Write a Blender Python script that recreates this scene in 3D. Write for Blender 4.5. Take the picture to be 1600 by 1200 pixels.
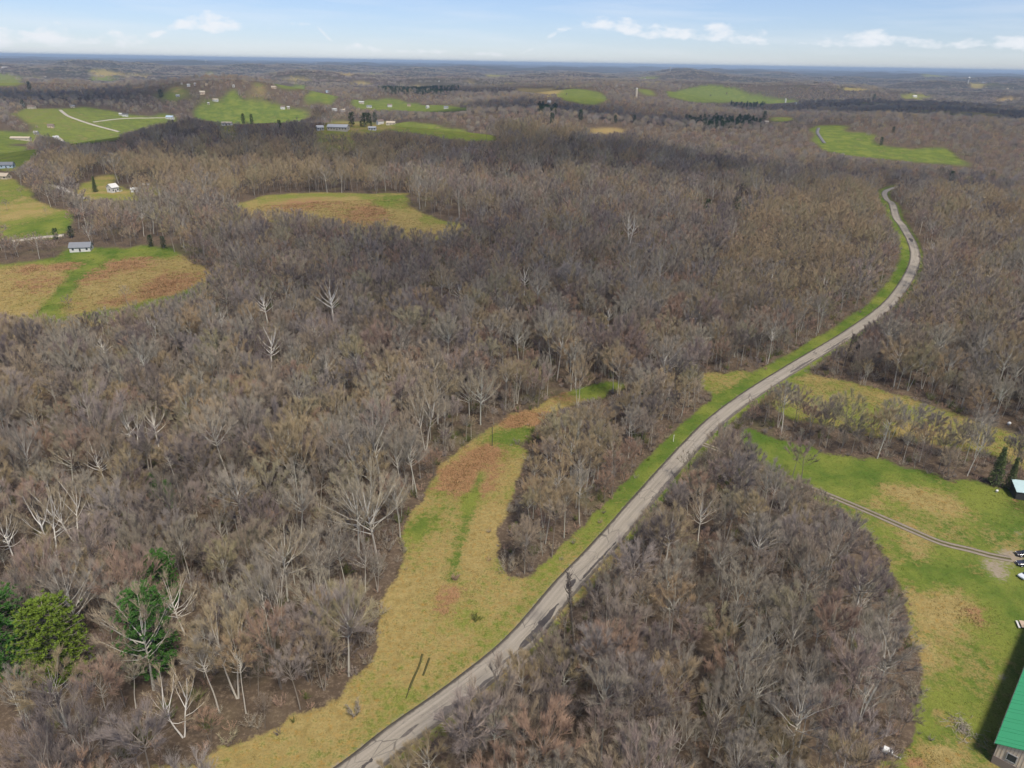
import bpy, math, random
import numpy as np
from mathutils import Matrix, Vector

# ------------------------------------------------------------------ clear
for o in list(bpy.data.objects):
    bpy.data.objects.remove(o, do_unlink=True)
SC = bpy.context.scene
COL = SC.collection
rng = np.random.default_rng(7)
random.seed(7)
R = math.radians

# ------------------------------------------------------------------ camera
CAM_H = 120.0
FPX = 1142.0            # focal length in pixels of the 1600x1200 photograph
PITCH, ROLL = R(23.75), R(0.95)
CAM = np.array([0.0, 0.0, CAM_H])
_f = np.array([0, math.cos(PITCH), -math.sin(PITCH)])
_r0 = np.array([1.0, 0, 0]); _u0 = np.array([0, math.sin(PITCH), math.cos(PITCH)])
_r = _r0 * math.cos(ROLL) + _u0 * math.sin(ROLL)
_u = _u0 * math.cos(ROLL) - _r0 * math.sin(ROLL)
cd = bpy.data.cameras.new('camera'); cam = bpy.data.objects.new('camera', cd); COL.objects.link(cam)
cd.sensor_fit = 'HORIZONTAL'; cd.sensor_width = 36.0; cd.lens = 36.0 * FPX / 1600.0
cd.clip_start = 0.5; cd.clip_end = 200000.0
cam.matrix_world = Matrix(((_r[0], _u[0], -_f[0], 0), (_r[1], _u[1], -_f[1], 0), (_r[2], _u[2], -_f[2], CAM_H), (0, 0, 0, 1)))
SC.camera = cam

# ------------------------------------------------------------------ sky, sun, exposure
SUN_EL, SUN_AZ = R(56), R(152)      # azimuth measured from +Y (view direction) clockwise towards +X
w = bpy.data.worlds.new('World'); SC.world = w; w.use_nodes = True
wt = w.node_tree; wt.nodes.clear()
def wn(t, **k):
    n = wt.nodes.new(t)
    for a, b in k.items(): setattr(n, a, b)
    return n
W_out = wn('ShaderNodeOutputWorld'); W_bg = wn('ShaderNodeBackground')
W_sky = wn('ShaderNodeTexSky', sky_type='NISHITA', sun_disc=False)
W_sky.sun_elevation = SUN_EL; W_sky.sun_rotation = SUN_AZ
W_sky.altitude = 300; W_sky.air_density = 1.0; W_sky.dust_density = 0.0; W_sky.ozone_density = 5.0
W_bg.inputs['Strength'].default_value = 0.070
# cumulus and thin streaks: noise on a cloud deck seen in direction space
tc = wn('ShaderNodeTexCoord'); sep = wn('ShaderNodeSeparateXYZ'); wt.links.new(tc.outputs['Generated'], sep.inputs[0])
def wmath(op, a, b=None, c=None, clamp=False):
    n = wn('ShaderNodeMath', operation=op, use_clamp=clamp)
    for i, v in enumerate((a, b, c)):
        if v is None: continue
        if isinstance(v, (int, float)): n.inputs[i].default_value = v
        else: wt.links.new(v, n.inputs[i])
    return n.outputs[0]
X, Y, Z = sep.outputs
az = wmath('ARCTAN2', X, Y)
# one ramp over the azimuth gives each heap's middle height, half height and strength
CLOUD_PX = [(0, 62, 18, 1), (60, 62, 12, .8), (97, 58, 16, 1), (135, 66, 8, .6), (185, 62, 14, 1), (238, 70, 7, .5), (258, 39, 5, .5), (325, 38, 16, 1), (372, 41, 10, .9), (408, 45, 5, .4),
            (490, 36, 5, .4), (530, 77, 5, .5), (562, 76, 7, .8), (610, 80, 4, .4), (712, 82, 5, .5), (820, 88, 4, .3), (880, 43, 7, .6), (910, 38, 8, .7), (985, 44, 17, 1), (1050, 54, 11, .7), (1110, 54, 13, 1), (1190, 60, 11, 1), (1235, 66, 4, .0),
            (1285, 66, 8, .7), (1390, 62, 14, 1), (1470, 72, 6, .4), (1530, 70, 9, .9), (1590, 70, 10, 1)]
CLOUDS = []
for cx_, cy_, hh_, st_ in CLOUD_PX:
    d_ = _f + (cx_ - 800) / FPX * _r + (600 - cy_) / FPX * _u; d_ /= np.linalg.norm(d_)
    CLOUDS.append((math.degrees(math.atan2(d_[0], d_[1])), math.degrees(math.asin(d_[2])), hh_ * .058, st_))
CLOUDS = [(-140, 2.2, .8, .9), (-75, 2.0, .8, .9)] + CLOUDS + [(75, 2.0, .8, .9), (140, 2.2, .8, .9)]
el = wmath('ARCSINE', Z)
cmb = wn('ShaderNodeCombineXYZ')
wt.links.new(wmath('MULTIPLY', az, 22.0), cmb.inputs[0]); wt.links.new(wmath('MULTIPLY', el, 46.0), cmb.inputs[1])
nz = wn('ShaderNodeTexNoise'); nz.inputs['Scale'].default_value = 1.6; nz.inputs['Detail'].default_value = 5; nz.inputs['Roughness'].default_value = .58
wt.links.new(cmb.outputs[0], nz.inputs['Vector'])
crp = wn('ShaderNodeValToRGB'); els = crp.color_ramp.elements; crp.color_ramp.interpolation = 'LINEAR'
while len(els) < len(CLOUDS): els.new(.5)
for i, (a, e, hh, st) in enumerate(CLOUDS):
    els[i].position = (a + 180) / 360
    els[i].color = (e / 5, hh / 2, st, 1)
wt.links.new(wmath('MULTIPLY_ADD', az, 1 / (2 * math.pi), .5), crp.inputs[0])
csep = wn('ShaderNodeSeparateColor'); wt.links.new(crp.outputs[0], csep.inputs[0])
dy = wmath('DIVIDE', wmath('SUBTRACT', el, wmath('MULTIPLY', csep.outputs[0], R(5))), wmath('MULTIPLY', csep.outputs[1], R(2)))
dyb = wmath('MAXIMUM', dy, wmath('MULTIPLY', dy, -1.5))     # flat base
acc = wmath('SUBTRACT', wmath('MULTIPLY', csep.outputs[2], 1.0), wmath('MULTIPLY', dyb, dyb))
acc = wmath('MAXIMUM', acc, -1.0)
dens = wmath('ADD', wmath('MULTIPLY', acc, .6), wmath('MULTIPLY', wmath('SUBTRACT', nz.outputs[0], .5), 2.6))
mr = wn('ShaderNodeMapRange'); mr.interpolation_type = 'SMOOTHSTEP'
wt.links.new(dens, mr.inputs[0]); mr.inputs[1].default_value = -.1; mr.inputs[2].default_value = .85
mr.inputs[3].default_value = 0; mr.inputs[4].default_value = .85
# thin high streaks everywhere
cmb2 = wn('ShaderNodeCombineXYZ')
wt.links.new(wmath('ADD', wmath('MULTIPLY', az, 4.0), wmath('MULTIPLY', el, 9.0)), cmb2.inputs[0]); wt.links.new(wmath('MULTIPLY', el, 42.0), cmb2.inputs[1])
nz2 = wn('ShaderNodeTexNoise'); nz2.inputs['Scale'].default_value = 1.3; nz2.inputs['Detail'].default_value = 5
wt.links.new(cmb2.outputs[0], nz2.inputs['Vector'])
mr2 = wn('ShaderNodeMapRange'); wt.links.new(nz2.outputs[0], mr2.inputs[0]); mr2.inputs[1].default_value = .45; mr2.inputs[2].default_value = .8; mr2.inputs[3].default_value = .12; mr2.inputs[4].default_value = .42
cf = wmath('MAXIMUM', mr.outputs[0], mr2.outputs[0])
mixc = wn('ShaderNodeMix', data_type='RGBA'); wt.links.new(cf, mixc.inputs['Factor'])
tint = wn('ShaderNodeMix', data_type='RGBA', blend_type='MULTIPLY'); tint.inputs['Factor'].default_value = 1.0; tint.inputs['B'].default_value = (.78, .845, 1.09, 1)
wt.links.new(W_sky.outputs[0], tint.inputs['A']); wt.links.new(tint.outputs['Result'], mixc.inputs['A']); mixc.inputs['B'].default_value = (8.4, 8.6, 9.0, 1)
w.cycles.sampling_method = 'MANUAL'; w.cycles.sample_map_resolution = 256
wt.links.new(mixc.outputs['Result'], W_bg.inputs['Color']); wt.links.new(W_bg.outputs[0], W_out.inputs['Surface'])

sl = bpy.data.lights.new('sun', 'SUN'); sl.energy = 3.05; sl.angle = R(12); sl.color = (1, .92, .78)
so = bpy.data.objects.new('sun', sl); COL.objects.link(so)
SUN_DIR = Vector((math.sin(SUN_AZ) * math.cos(SUN_EL), math.cos(SUN_AZ) * math.cos(SUN_EL), math.sin(SUN_EL)))
so.rotation_euler = SUN_DIR.to_track_quat('Z', 'Y').to_euler(); so.location = (0, 0, 300)

SC.view_settings.view_transform = 'Standard'; SC.view_settings.look = 'None'
SC.view_settings.gamma = 1; SC.view_settings.use_curve_mapping = False
SC.view_settings.exposure = 0.64
SC.render.engine = 'CYCLES'
SC.cycles.max_bounces = 3; SC.cycles.diffuse_bounces = 1; SC.cycles.glossy_bounces = 1
SC.cycles.transmission_bounces = 1; SC.cycles.transparent_max_bounces = 16; SC.cycles.volume_bounces = 0
SC.cycles.use_light_tree = False; SC.cycles.use_denoising = True; SC.cycles.use_adaptive_sampling = True; SC.cycles.adaptive_threshold = .02
SC.cycles.caustics_reflective = False; SC.cycles.caustics_refractive = False

# ------------------------------------------------------------------ terrain height and pixel rays
_tr = np.random.default_rng(21)
WAVES = []
for lam in (420, 520, 640, 800, 950, 1150, 1400, 1700, 2100, 2600, 3300, 4200):
    a = _tr.uniform(0, 2 * math.pi); ph = _tr.uniform(0, 2 * math.pi)
    WAVES.append((2 * math.pi / lam * math.cos(a), 2 * math.pi / lam * math.sin(a), ph, min(lam * .0078, 11.5)))
BUMPS = [  # x, y, sx, sy, height
    (-260, 930, 420, 95, 17), (-60, 720, 300, 75, -9), (110, 790, 150, 110, 12), (380, 900, 160, 120, -12), (430, 660, 150, 100, 9), (-520, 760, 180, 130, 8), (680, 980, 200, 120, 10),
    (-300, 420, 190, 170, -9), (-330, 1130, 380, 150, 15), (-900, 1750, 520, 330, -16), (-780, 2120, 300, 200, 20),
    (930, 3050, 420, 230, 26), (260, 2700, 260, 200, 14), (-260, 1500, 260, 120, 12), (330, 1150, 300, 160, -5),
    (760, 1450, 350, 240, 8), (-1500, 3100, 600, 300, 18), (120, 3700, 700, 300, 16), (2300, 4200, 800, 400, 14)]
def sstep(a, b, x):
    t = np.clip((x - a) / (b - a), 0, 1); return t * t * (3 - 2 * t)
def hgt(x, y):
    x = np.asarray(x, float); y = np.asarray(y, float)
    d = np.hypot(x, y)
    n = np.zeros_like(x + y)
    for kx, ky, ph, A in WAVES: n = n + A * np.sin(kx * x + ky * y + ph)
    z = n * (0.10 + 0.90 * sstep(280, 1050, d))
    for bx, by, sx, sy, A in BUMPS: z = z + A * np.exp(-((x - bx) / sx) ** 2 - ((y - by) / sy) ** 2)
    z = z - 12 * sstep(5000, 30000, d)
    return z
def pix_dir(px, py):
    d = _f + (px - 800) / FPX * _r + (600 - py) / FPX * _u
    return d / np.linalg.norm(d)
_T = np.exp(np.linspace(math.log(90), math.log(50000), 3500))
def ground(px, py, lift=0.0):
    d = pix_dir(px, py)
    P = CAM[None] + _T[:, None] * d[None]
    below = P[:, 2] < hgt(P[:, 0], P[:, 1]) + lift
    i = int(np.argmax(below))
    if not below[i]: i = len(_T) - 1
    lo, hi = _T[max(i - 1, 0)], _T[i]
    for _ in range(18):
        m = (lo + hi) / 2; p = CAM + m * d
        if p[2] < hgt(p[0], p[1]) + lift: hi = m
        else: lo = m
    p = CAM + hi * d
    return np.array([p[0], p[1], float(hgt(p[0], p[1]))])
def project(P):
    P = np.asarray(P, float) - CAM
    z = P @ _f
    return 800 + FPX * (P @ _r) / z, 600 - FPX * (P @ _u) / z, z
def height_to(P, ytop):
    lo, hi = 0.5, 60.0
    for _ in range(24):
        m = (lo + hi) / 2
        if project(P + np.array([0, 0, m]))[1] > ytop: lo = m
        else: hi = m
    return lo
def gpts(pts, lift=0.0): return np.array([ground(a, b, lift) for a, b in pts])

def in_poly(px, py, poly):
    inside = np.zeros(px.shape, bool); n = len(poly)
    for i in range(n):
        x0, y0 = poly[i][:2]; x1, y1 = poly[(i + 1) % n][:2]
        c = ((y0 > py) != (y1 > py))
        if y1 != y0:
            inside ^= c & (px < (x1 - x0) * (py - y0) / (y1 - y0) + x0)
    return inside
def seg_dist(px, py, pts):
    d = np.full(px.shape, 1e9)
    for i in range(len(pts) - 1):
        ax, ay = pts[i][:2]; bx, by = pts[i + 1][:2]
        vx, vy = bx - ax, by - ay; L = vx * vx + vy * vy + 1e-9
        t = np.clip(((px - ax) * vx + (py - ay) * vy) / L, 0, 1)
        d = np.minimum(d, np.hypot(px - ax - t * vx, py - ay - t * vy))
    return d
def catmull(P, step):
    P = np.asarray(P, float); out = []
    Q = np.vstack([2 * P[0] - P[1], P, 2 * P[-1] - P[-2]])
    for i in range(1, len(Q) - 2):
        n = max(2, int(np.linalg.norm(Q[i + 1] - Q[i]) / step))
        for t in np.linspace(0, 1, n, endpoint=False):
            out.append(.5 * ((2 * Q[i]) + (-Q[i - 1] + Q[i + 1]) * t + (2 * Q[i - 1] - 5 * Q[i] + 4 * Q[i + 1] - Q[i + 2]) * t * t
                             + (-Q[i - 1] + 3 * Q[i] - 3 * Q[i + 1] + Q[i + 2]) * t ** 3))
    out.append(P[-1]); return np.array(out)
_nr = np.random.default_rng(3)
_NW = [(_nr.uniform(0, 6.28), _nr.uniform(0, 6.28), 2 ** k) for k in range(4) for _ in range(3)]
def wob(x, y, lam, seed=0.0):   # smooth pseudo noise in -1..1
    n = 0; s = 0
    for a, ph, f in _NW:
        A = f ** -.7; k = 6.283 * f / lam
        n = n + A * np.sin(k * (x * math.cos(a + seed) + y * math.sin(a + seed)) + ph + seed * 3.1); s += A
    return n / s * 1.9

# ------------------------------------------------------------------ materials
MATS = {}
def new_mat(name):
    m = bpy.data.materials.new(name); m.use_nodes = True; MATS[name] = m
    nt = m.node_tree; b = nt.nodes['Principled BSDF']; b.inputs['Specular IOR Level'].default_value = .15
    return m, nt, b
class NB:
    def __init__(s, nt): s.nt = nt
    def n(s, t, **k):
        n = s.nt.nodes.new(t)
        for a, b in k.items(): setattr(n, a, b)
        return n
    def put(s, sock, v):
        if isinstance(v, (int, float)): sock.default_value = v
        elif isinstance(v, (tuple, list)): sock.default_value = tuple(v) + ((1,) if len(v) == 3 and sock.type == 'RGBA' else ())
        else: s.nt.links.new(v, sock)
    def math(s, op, a, b=0.0, clamp=False):
        n = s.n('ShaderNodeMath', operation=op, use_clamp=clamp); s.put(n.inputs[0], a); s.put(n.inputs[1], b); return n.outputs[0]
    def mix(s, f, a, b, blend='MIX'):
        n = s.n('ShaderNodeMix', data_type='RGBA', blend_type=blend); s.put(n.inputs['Factor'], f); s.put(n.inputs['A'], a); s.put(n.inputs['B'], b); return n.outputs['Result']
    def noise(s, scale, detail=4, rough=.55, vec=None):
        n = s.n('ShaderNodeTexNoise'); n.inputs['Scale'].default_value = scale; n.inputs['Detail'].default_value = detail; n.inputs['Roughness'].default_value = rough
        if vec is not None: s.put(n.inputs['Vector'], vec)
        return n.outputs['Fac']
    def rng(s, v, a, b, c=0.0, d=1.0):
        n = s.n('ShaderNodeMapRange', interpolation_type='SMOOTHSTEP'); s.put(n.inputs[0], v)
        for i, q in enumerate((a, b, c, d)): n.inputs[i + 1].default_value = q
        return n.outputs[0]
    def attr(s, name, typ='GEOMETRY'):
        return s.n('ShaderNodeAttribute', attribute_name=name, attribute_type=typ).outputs['Fac']
    def pos(s): return s.n('ShaderNodeNewGeometry').outputs['Position']

def simple(name, col, rough=.7, spec=.3, var=.12, scale=1.5, metal=0.0):
    m, nt, b = new_mat(name); k = NB(nt)
    no = k.noise(scale, 4, .6, k.n('ShaderNodeTexCoord').outputs['Object'])
    c = k.mix(no, tuple(x * (1 - var) for x in col), tuple(min(1, x * (1 + var)) for x in col))
    k.put(b.inputs['Base Color'], c); b.inputs['Roughness'].default_value = rough
    b.inputs['Specular IOR Level'].default_value = spec; b.inputs['Metallic'].default_value = metal
    return m

GOLD, GOLD2, GREEN, GREEN2, RUST = (.28, .212, .080), (.42, .325, .140), (.080, .142, .023), (.195, .222, .046), (.34, .175, .095)
def grass_colour(k, gr, ru, p):
    n1 = k.noise(.05, 4, .6, p); n2 = k.noise(.55, 5, .7, p); n3 = k.noise(2.2, 3, .7, p)
    gold = k.mix(k.rng(n2, .3, .7), GOLD, GOLD2)
    gold = k.mix(k.rng(k.noise(.9, 4, .75, p), .5, .66, 0, .55), gold, (.38, .215, .055))
    green = k.mix(k.rng(n1, .35, .65), GREEN, GREEN2)
    f = k.math('ADD', gr, k.math('ADD', k.math('MULTIPLY', k.math('SUBTRACT', n1, .5), 1.5), k.math('MULTIPLY', k.math('SUBTRACT', n2, .5), 1.7)))
    c = k.mix(k.rng(f, .25, .8), gold, green)
    n4 = k.noise(.17, 5, .7, p)
    fr = k.math('ADD', ru, k.math('ADD', k.math('MULTIPLY', k.math('SUBTRACT', n2, .5), 1.3), k.math('MULTIPLY', k.math('SUBTRACT', n4, .5), 1.6)))
    c = k.mix(k.rng(fr, .38, .72), c, k.mix(n3, RUST, (.34, .21, .11)))
    c = k.mix(k.rng(n3, .3, .8, 0, .5), c, (.06, .062, .02))
    return c, n2, n3
m, nt, b = new_mat('ground'); k = NB(nt); p = k.pos()
gc, n2, n3 = grass_colour(k, k.attr('green'), k.attr('rust'), p)
na = k.noise(.12, 5, .65, p); nb = k.noise(1.1, 5, .7, p)
litter = k.mix(k.rng(na, .3, .7), (.070, .052, .038), (.12, .088, .063))
litter = k.mix(k.rng(nb, .45, .75), litter, (.21, .16, .115))
litter = k.mix(k.rng(k.noise(.03, 3, .5, p), .55, .75, 0, .5), litter, (.10, .105, .04))
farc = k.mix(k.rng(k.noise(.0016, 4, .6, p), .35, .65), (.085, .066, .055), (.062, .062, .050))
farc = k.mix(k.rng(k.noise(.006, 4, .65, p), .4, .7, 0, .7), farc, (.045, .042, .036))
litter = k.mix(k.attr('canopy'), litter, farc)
ge = k.math('ADD', k.attr('grass'), k.math('MULTIPLY', k.math('SUBTRACT', nb, .5), 1.3))
c = k.mix(k.rng(ge, .3, .7), litter, gc)
dirt = k.mix(nb, (.22, .17, .12), (.34, .29, .22))
de = k.math('ADD', k.attr('dirt'), k.math('MULTIPLY', k.math('SUBTRACT', nb, .5), 1.5))
c = k.mix(k.rng(de, .3, .75), c, dirt)
k.put(b.inputs['Base Color'], c); b.inputs['Roughness'].default_value = 1; b.inputs['Specular IOR Level'].default_value = 0
m, nt, b = new_mat('grass_blades'); k = NB(nt); p = k.pos()
gc, n2, n3 = grass_colour(k, k.attr('green', 'INSTANCER'), k.attr('rust', 'INSTANCER'), p)
rnd_ = k.n('ShaderNodeObjectInfo').outputs['Random']; gc = k.mix(k.rng(rnd_, 0, .5, .55, 0), gc, (.07, .065, .02)); gc = k.mix(k.rng(rnd_, .6, 1, 0, .5), gc, (.52, .42, .19))
k.put(b.inputs['Base Color'], gc); b.inputs['Roughness'].default_value = 1; b.inputs['Specular IOR Level'].default_value = 0

def veg_mat(name, cols, rough=1.0, spec=0.0, dark=.7, nsc=.35):
    """bark / twig / needle colour: hue drawn per plant, fine variation along the plant"""
    m, nt, b = new_mat(name); k = NB(nt)
    rnd = k.n('ShaderNodeObjectInfo').outputs['Random']
    cr = k.n('ShaderNodeValToRGB'); el = cr.color_ramp.elements
    while len(el) < len(cols): el.new(.5)
    for i, c in enumerate(cols): el[i].position = i / max(1, len(cols) - 1); el[i].color = tuple(c) + (1,)
    k.put(cr.inputs[0], rnd)
    no = k.noise(nsc, 3, .6, k.n('ShaderNodeTexCoord').outputs['Object'])
    c = k.mix(k.rng(no, .3, .7), cr.outputs[0], (dark, dark, dark), 'MULTIPLY')
    c = k.mix(k.rng(no, .35, .65), c, cr.outputs[0])
    k.put(b.inputs['Base Color'], c); b.inputs['Roughness'].default_value = rough; b.inputs['Specular IOR Level'].default_value = spec
    return m
veg_mat('bark_brown', [(.20, .17, .145), (.28, .245, .21), (.18, .155, .135), (.36, .33, .285)])
veg_mat('bark_pale', [(.48, .455, .40), (.57, .53, .46), (.43, .43, .37)])
veg_mat('bark_white', [(.84, .81, .75), (.76, .72, .65), (.86, .83, .78)])
veg_mat('twig_brown', [(.19, .16, .15), (.39, .31, .225), (.27, .23, .215), (.47, .375, .26), (.215, .18, .175), (.36, .265, .22), (.37, .325, .29), (.17, .142, .132), (.39, .345, .22), (.29, .25, .24)])
veg_mat('twig_tan', [(.42, .32, .19), (.37, .30, .19), (.46, .33, .20), (.36, .32, .19)])
veg_mat('twig_red', [(.40, .27, .195), (.37, .26, .20), (.43, .29, .205)])
veg_mat('twig_grey', [(.37, .32, .25), (.33, .29, .24), (.40, .355, .27)])
veg_mat('twig_cream', [(.42, .34, .24), (.38, .33, .24), (.46, .37, .25)])
veg_mat('needle_pine', [(.075, .18, .042), (.082, .19, .042), (.078, .185, .045)], dark=.6, nsc=.8)
veg_mat('needle_yellow', [(.175, .25, .04), (.175, .25, .04)], dark=.6, nsc=.8)
veg_mat('needle_spruce', [(.15, .175, .075), (.13, .165, .075), (.14, .18, .075)], dark=.6, nsc=.8)
veg_mat('needle_dark', [(.030, .070, .030), (.036, .078, .032), (.042, .085, .036)], dark=.6, nsc=.8)
veg_mat('shrub_green', [(.13, .16, .045), (.16, .17, .06), (.10, .13, .04)])
veg_mat('vine', [(.085, .065, .055), (.075, .06, .055)])

# ------------------------------------------------------------------ mesh helpers
class MB:
    """collects vertices and faces of one mesh"""
    def __init__(s): s.v = []; s.f = []; s.m = []
    def add(s, V, F, mi=0):
        o = len(s.v); s.v.extend([tuple(q) for q in V]); s.f.extend([tuple(i + o for i in q) for q in F]); s.m.extend([mi] * len(F))
    def box(s, x0, x1, y0, y1, z0, z1, mi=0):
        V = [(x, y, z) for z in (z0, z1) for y in (y0, y1) for x in (x0, x1)]
        s.add(V, [(0, 2, 3, 1), (4, 5, 7, 6), (0, 1, 5, 4), (2, 6, 7, 3), (0, 4, 6, 2), (1, 3, 7, 5)], mi)
    def tube(s, P, rad, n=4, mi=0, cap=False):
        P = np.asarray(P, float); V = []
        for i, p in enumerate(P):
            t = P[min(i + 1, len(P) - 1)] - P[max(i - 1, 0)]; t = t / (np.linalg.norm(t) + 1e-9)
            a = np.cross(t, (0, 0, 1) if abs(t[2]) < .9 else (1, 0, 0)); a /= np.linalg.norm(a); c = np.cross(t, a)
            for j in range(n):
                th = 2 * math.pi * j / n; V.append(p + rad[i] * (math.cos(th) * a + math.sin(th) * c))
        F = [(i * n + j, i * n + (j + 1) % n, (i + 1) * n + (j + 1) % n, (i + 1) * n + j) for i in range(len(P) - 1) for j in range(n)]
        if cap: F.append(tuple(range((len(P) - 1) * n, len(P) * n))); F.append(tuple(reversed(range(n))))
        s.add(V, F, mi)
    def mesh(s, name, mats, smooth=False):
        me = bpy.data.meshes.new(name); me.from_pydata(s.v, [], s.f)
        for q in mats: me.materials.append(MATS[q])
        if len(mats) > 1: me.polygons.foreach_set('material_index', s.m)
        if smooth: me.polygons.foreach_set('use_smooth', [True] * len(s.f))
        me.update(); return me
    def build(s, name, mats, parent=None, smooth=False):
        o = bpy.data.objects.new(name, s.mesh(name, [mats] if isinstance(mats, str) else mats, smooth)); COL.objects.link(o)
        if parent is not None: o.parent = parent
        return o
def tag(o, label=None, cat=None, group=None, kind=None):
    if label: o['label'] = label
    if cat: o['category'] = cat
    if group: o['group'] = group
    if kind: o['kind'] = kind
    return o
def empty(name, loc, rz=0.0, scale=1.0):
    o = bpy.data.objects.new(name, None); COL.objects.link(o); o.location = tuple(map(float, loc)); o.rotation_euler = (0, 0, rz)
    o.scale = (scale,) * 3 if not isinstance(scale, (tuple, list)) else scale
    o.empty_display_size = .5; return o

# ------------------------------------------------------------------ layout of the land: outlines found in the photograph, carried to the ground
ROAD_PX = [(430, 1290), (500, 1243), (562, 1199), (622, 1151), (733, 1070), (814, 1000), (881, 920), (946, 850), (1006, 780), (1075, 702), (1122, 655), (1183, 610),
           (1255, 565), (1329, 520), (1389, 475), (1420, 432), (1430, 402), (1424, 377), (1411, 354), (1398, 332), (1386, 312), (1382, 302), (1390, 296), (1410, 291), (1450, 287)]
ROAD = catmull(gpts(ROAD_PX), 2.5)
ROAD_W = 6.6
DRIVE = catmull(gpts([(1098, 694), (1130, 706), (1165, 722), (1196, 735), (1225, 748), (1265, 763), (1300, 776), (1360, 801), (1420, 827), (1470, 848), (1515, 859), (1548, 868), (1580, 874)]), 2.0)
FAR_ROADS = [
    ('lane', [(94, 172), (104, 180), (118, 186), (145, 195), (186, 206)], 7.0, 'pale_lane'),
    ('lane', [(145, 191), (200, 185), (262, 184)], 4.5, 'pale_lane'),
    ('lane', [(88, 212), (98, 220), (104, 225)], 5.0, 'pale_lane'),
    ('lane', [(80, 289), (100, 296), (115, 304), (132, 312)], 5.0, 'pale_lane'),
    ('lane', [(1279, 200), (1277, 207), (1281, 214), (1288, 224)], 6.0, 'far_asphalt'),
    ('lane', [(20, 377), (60, 372), (100, 368)], 4.0, 'pale_lane')]
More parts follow.
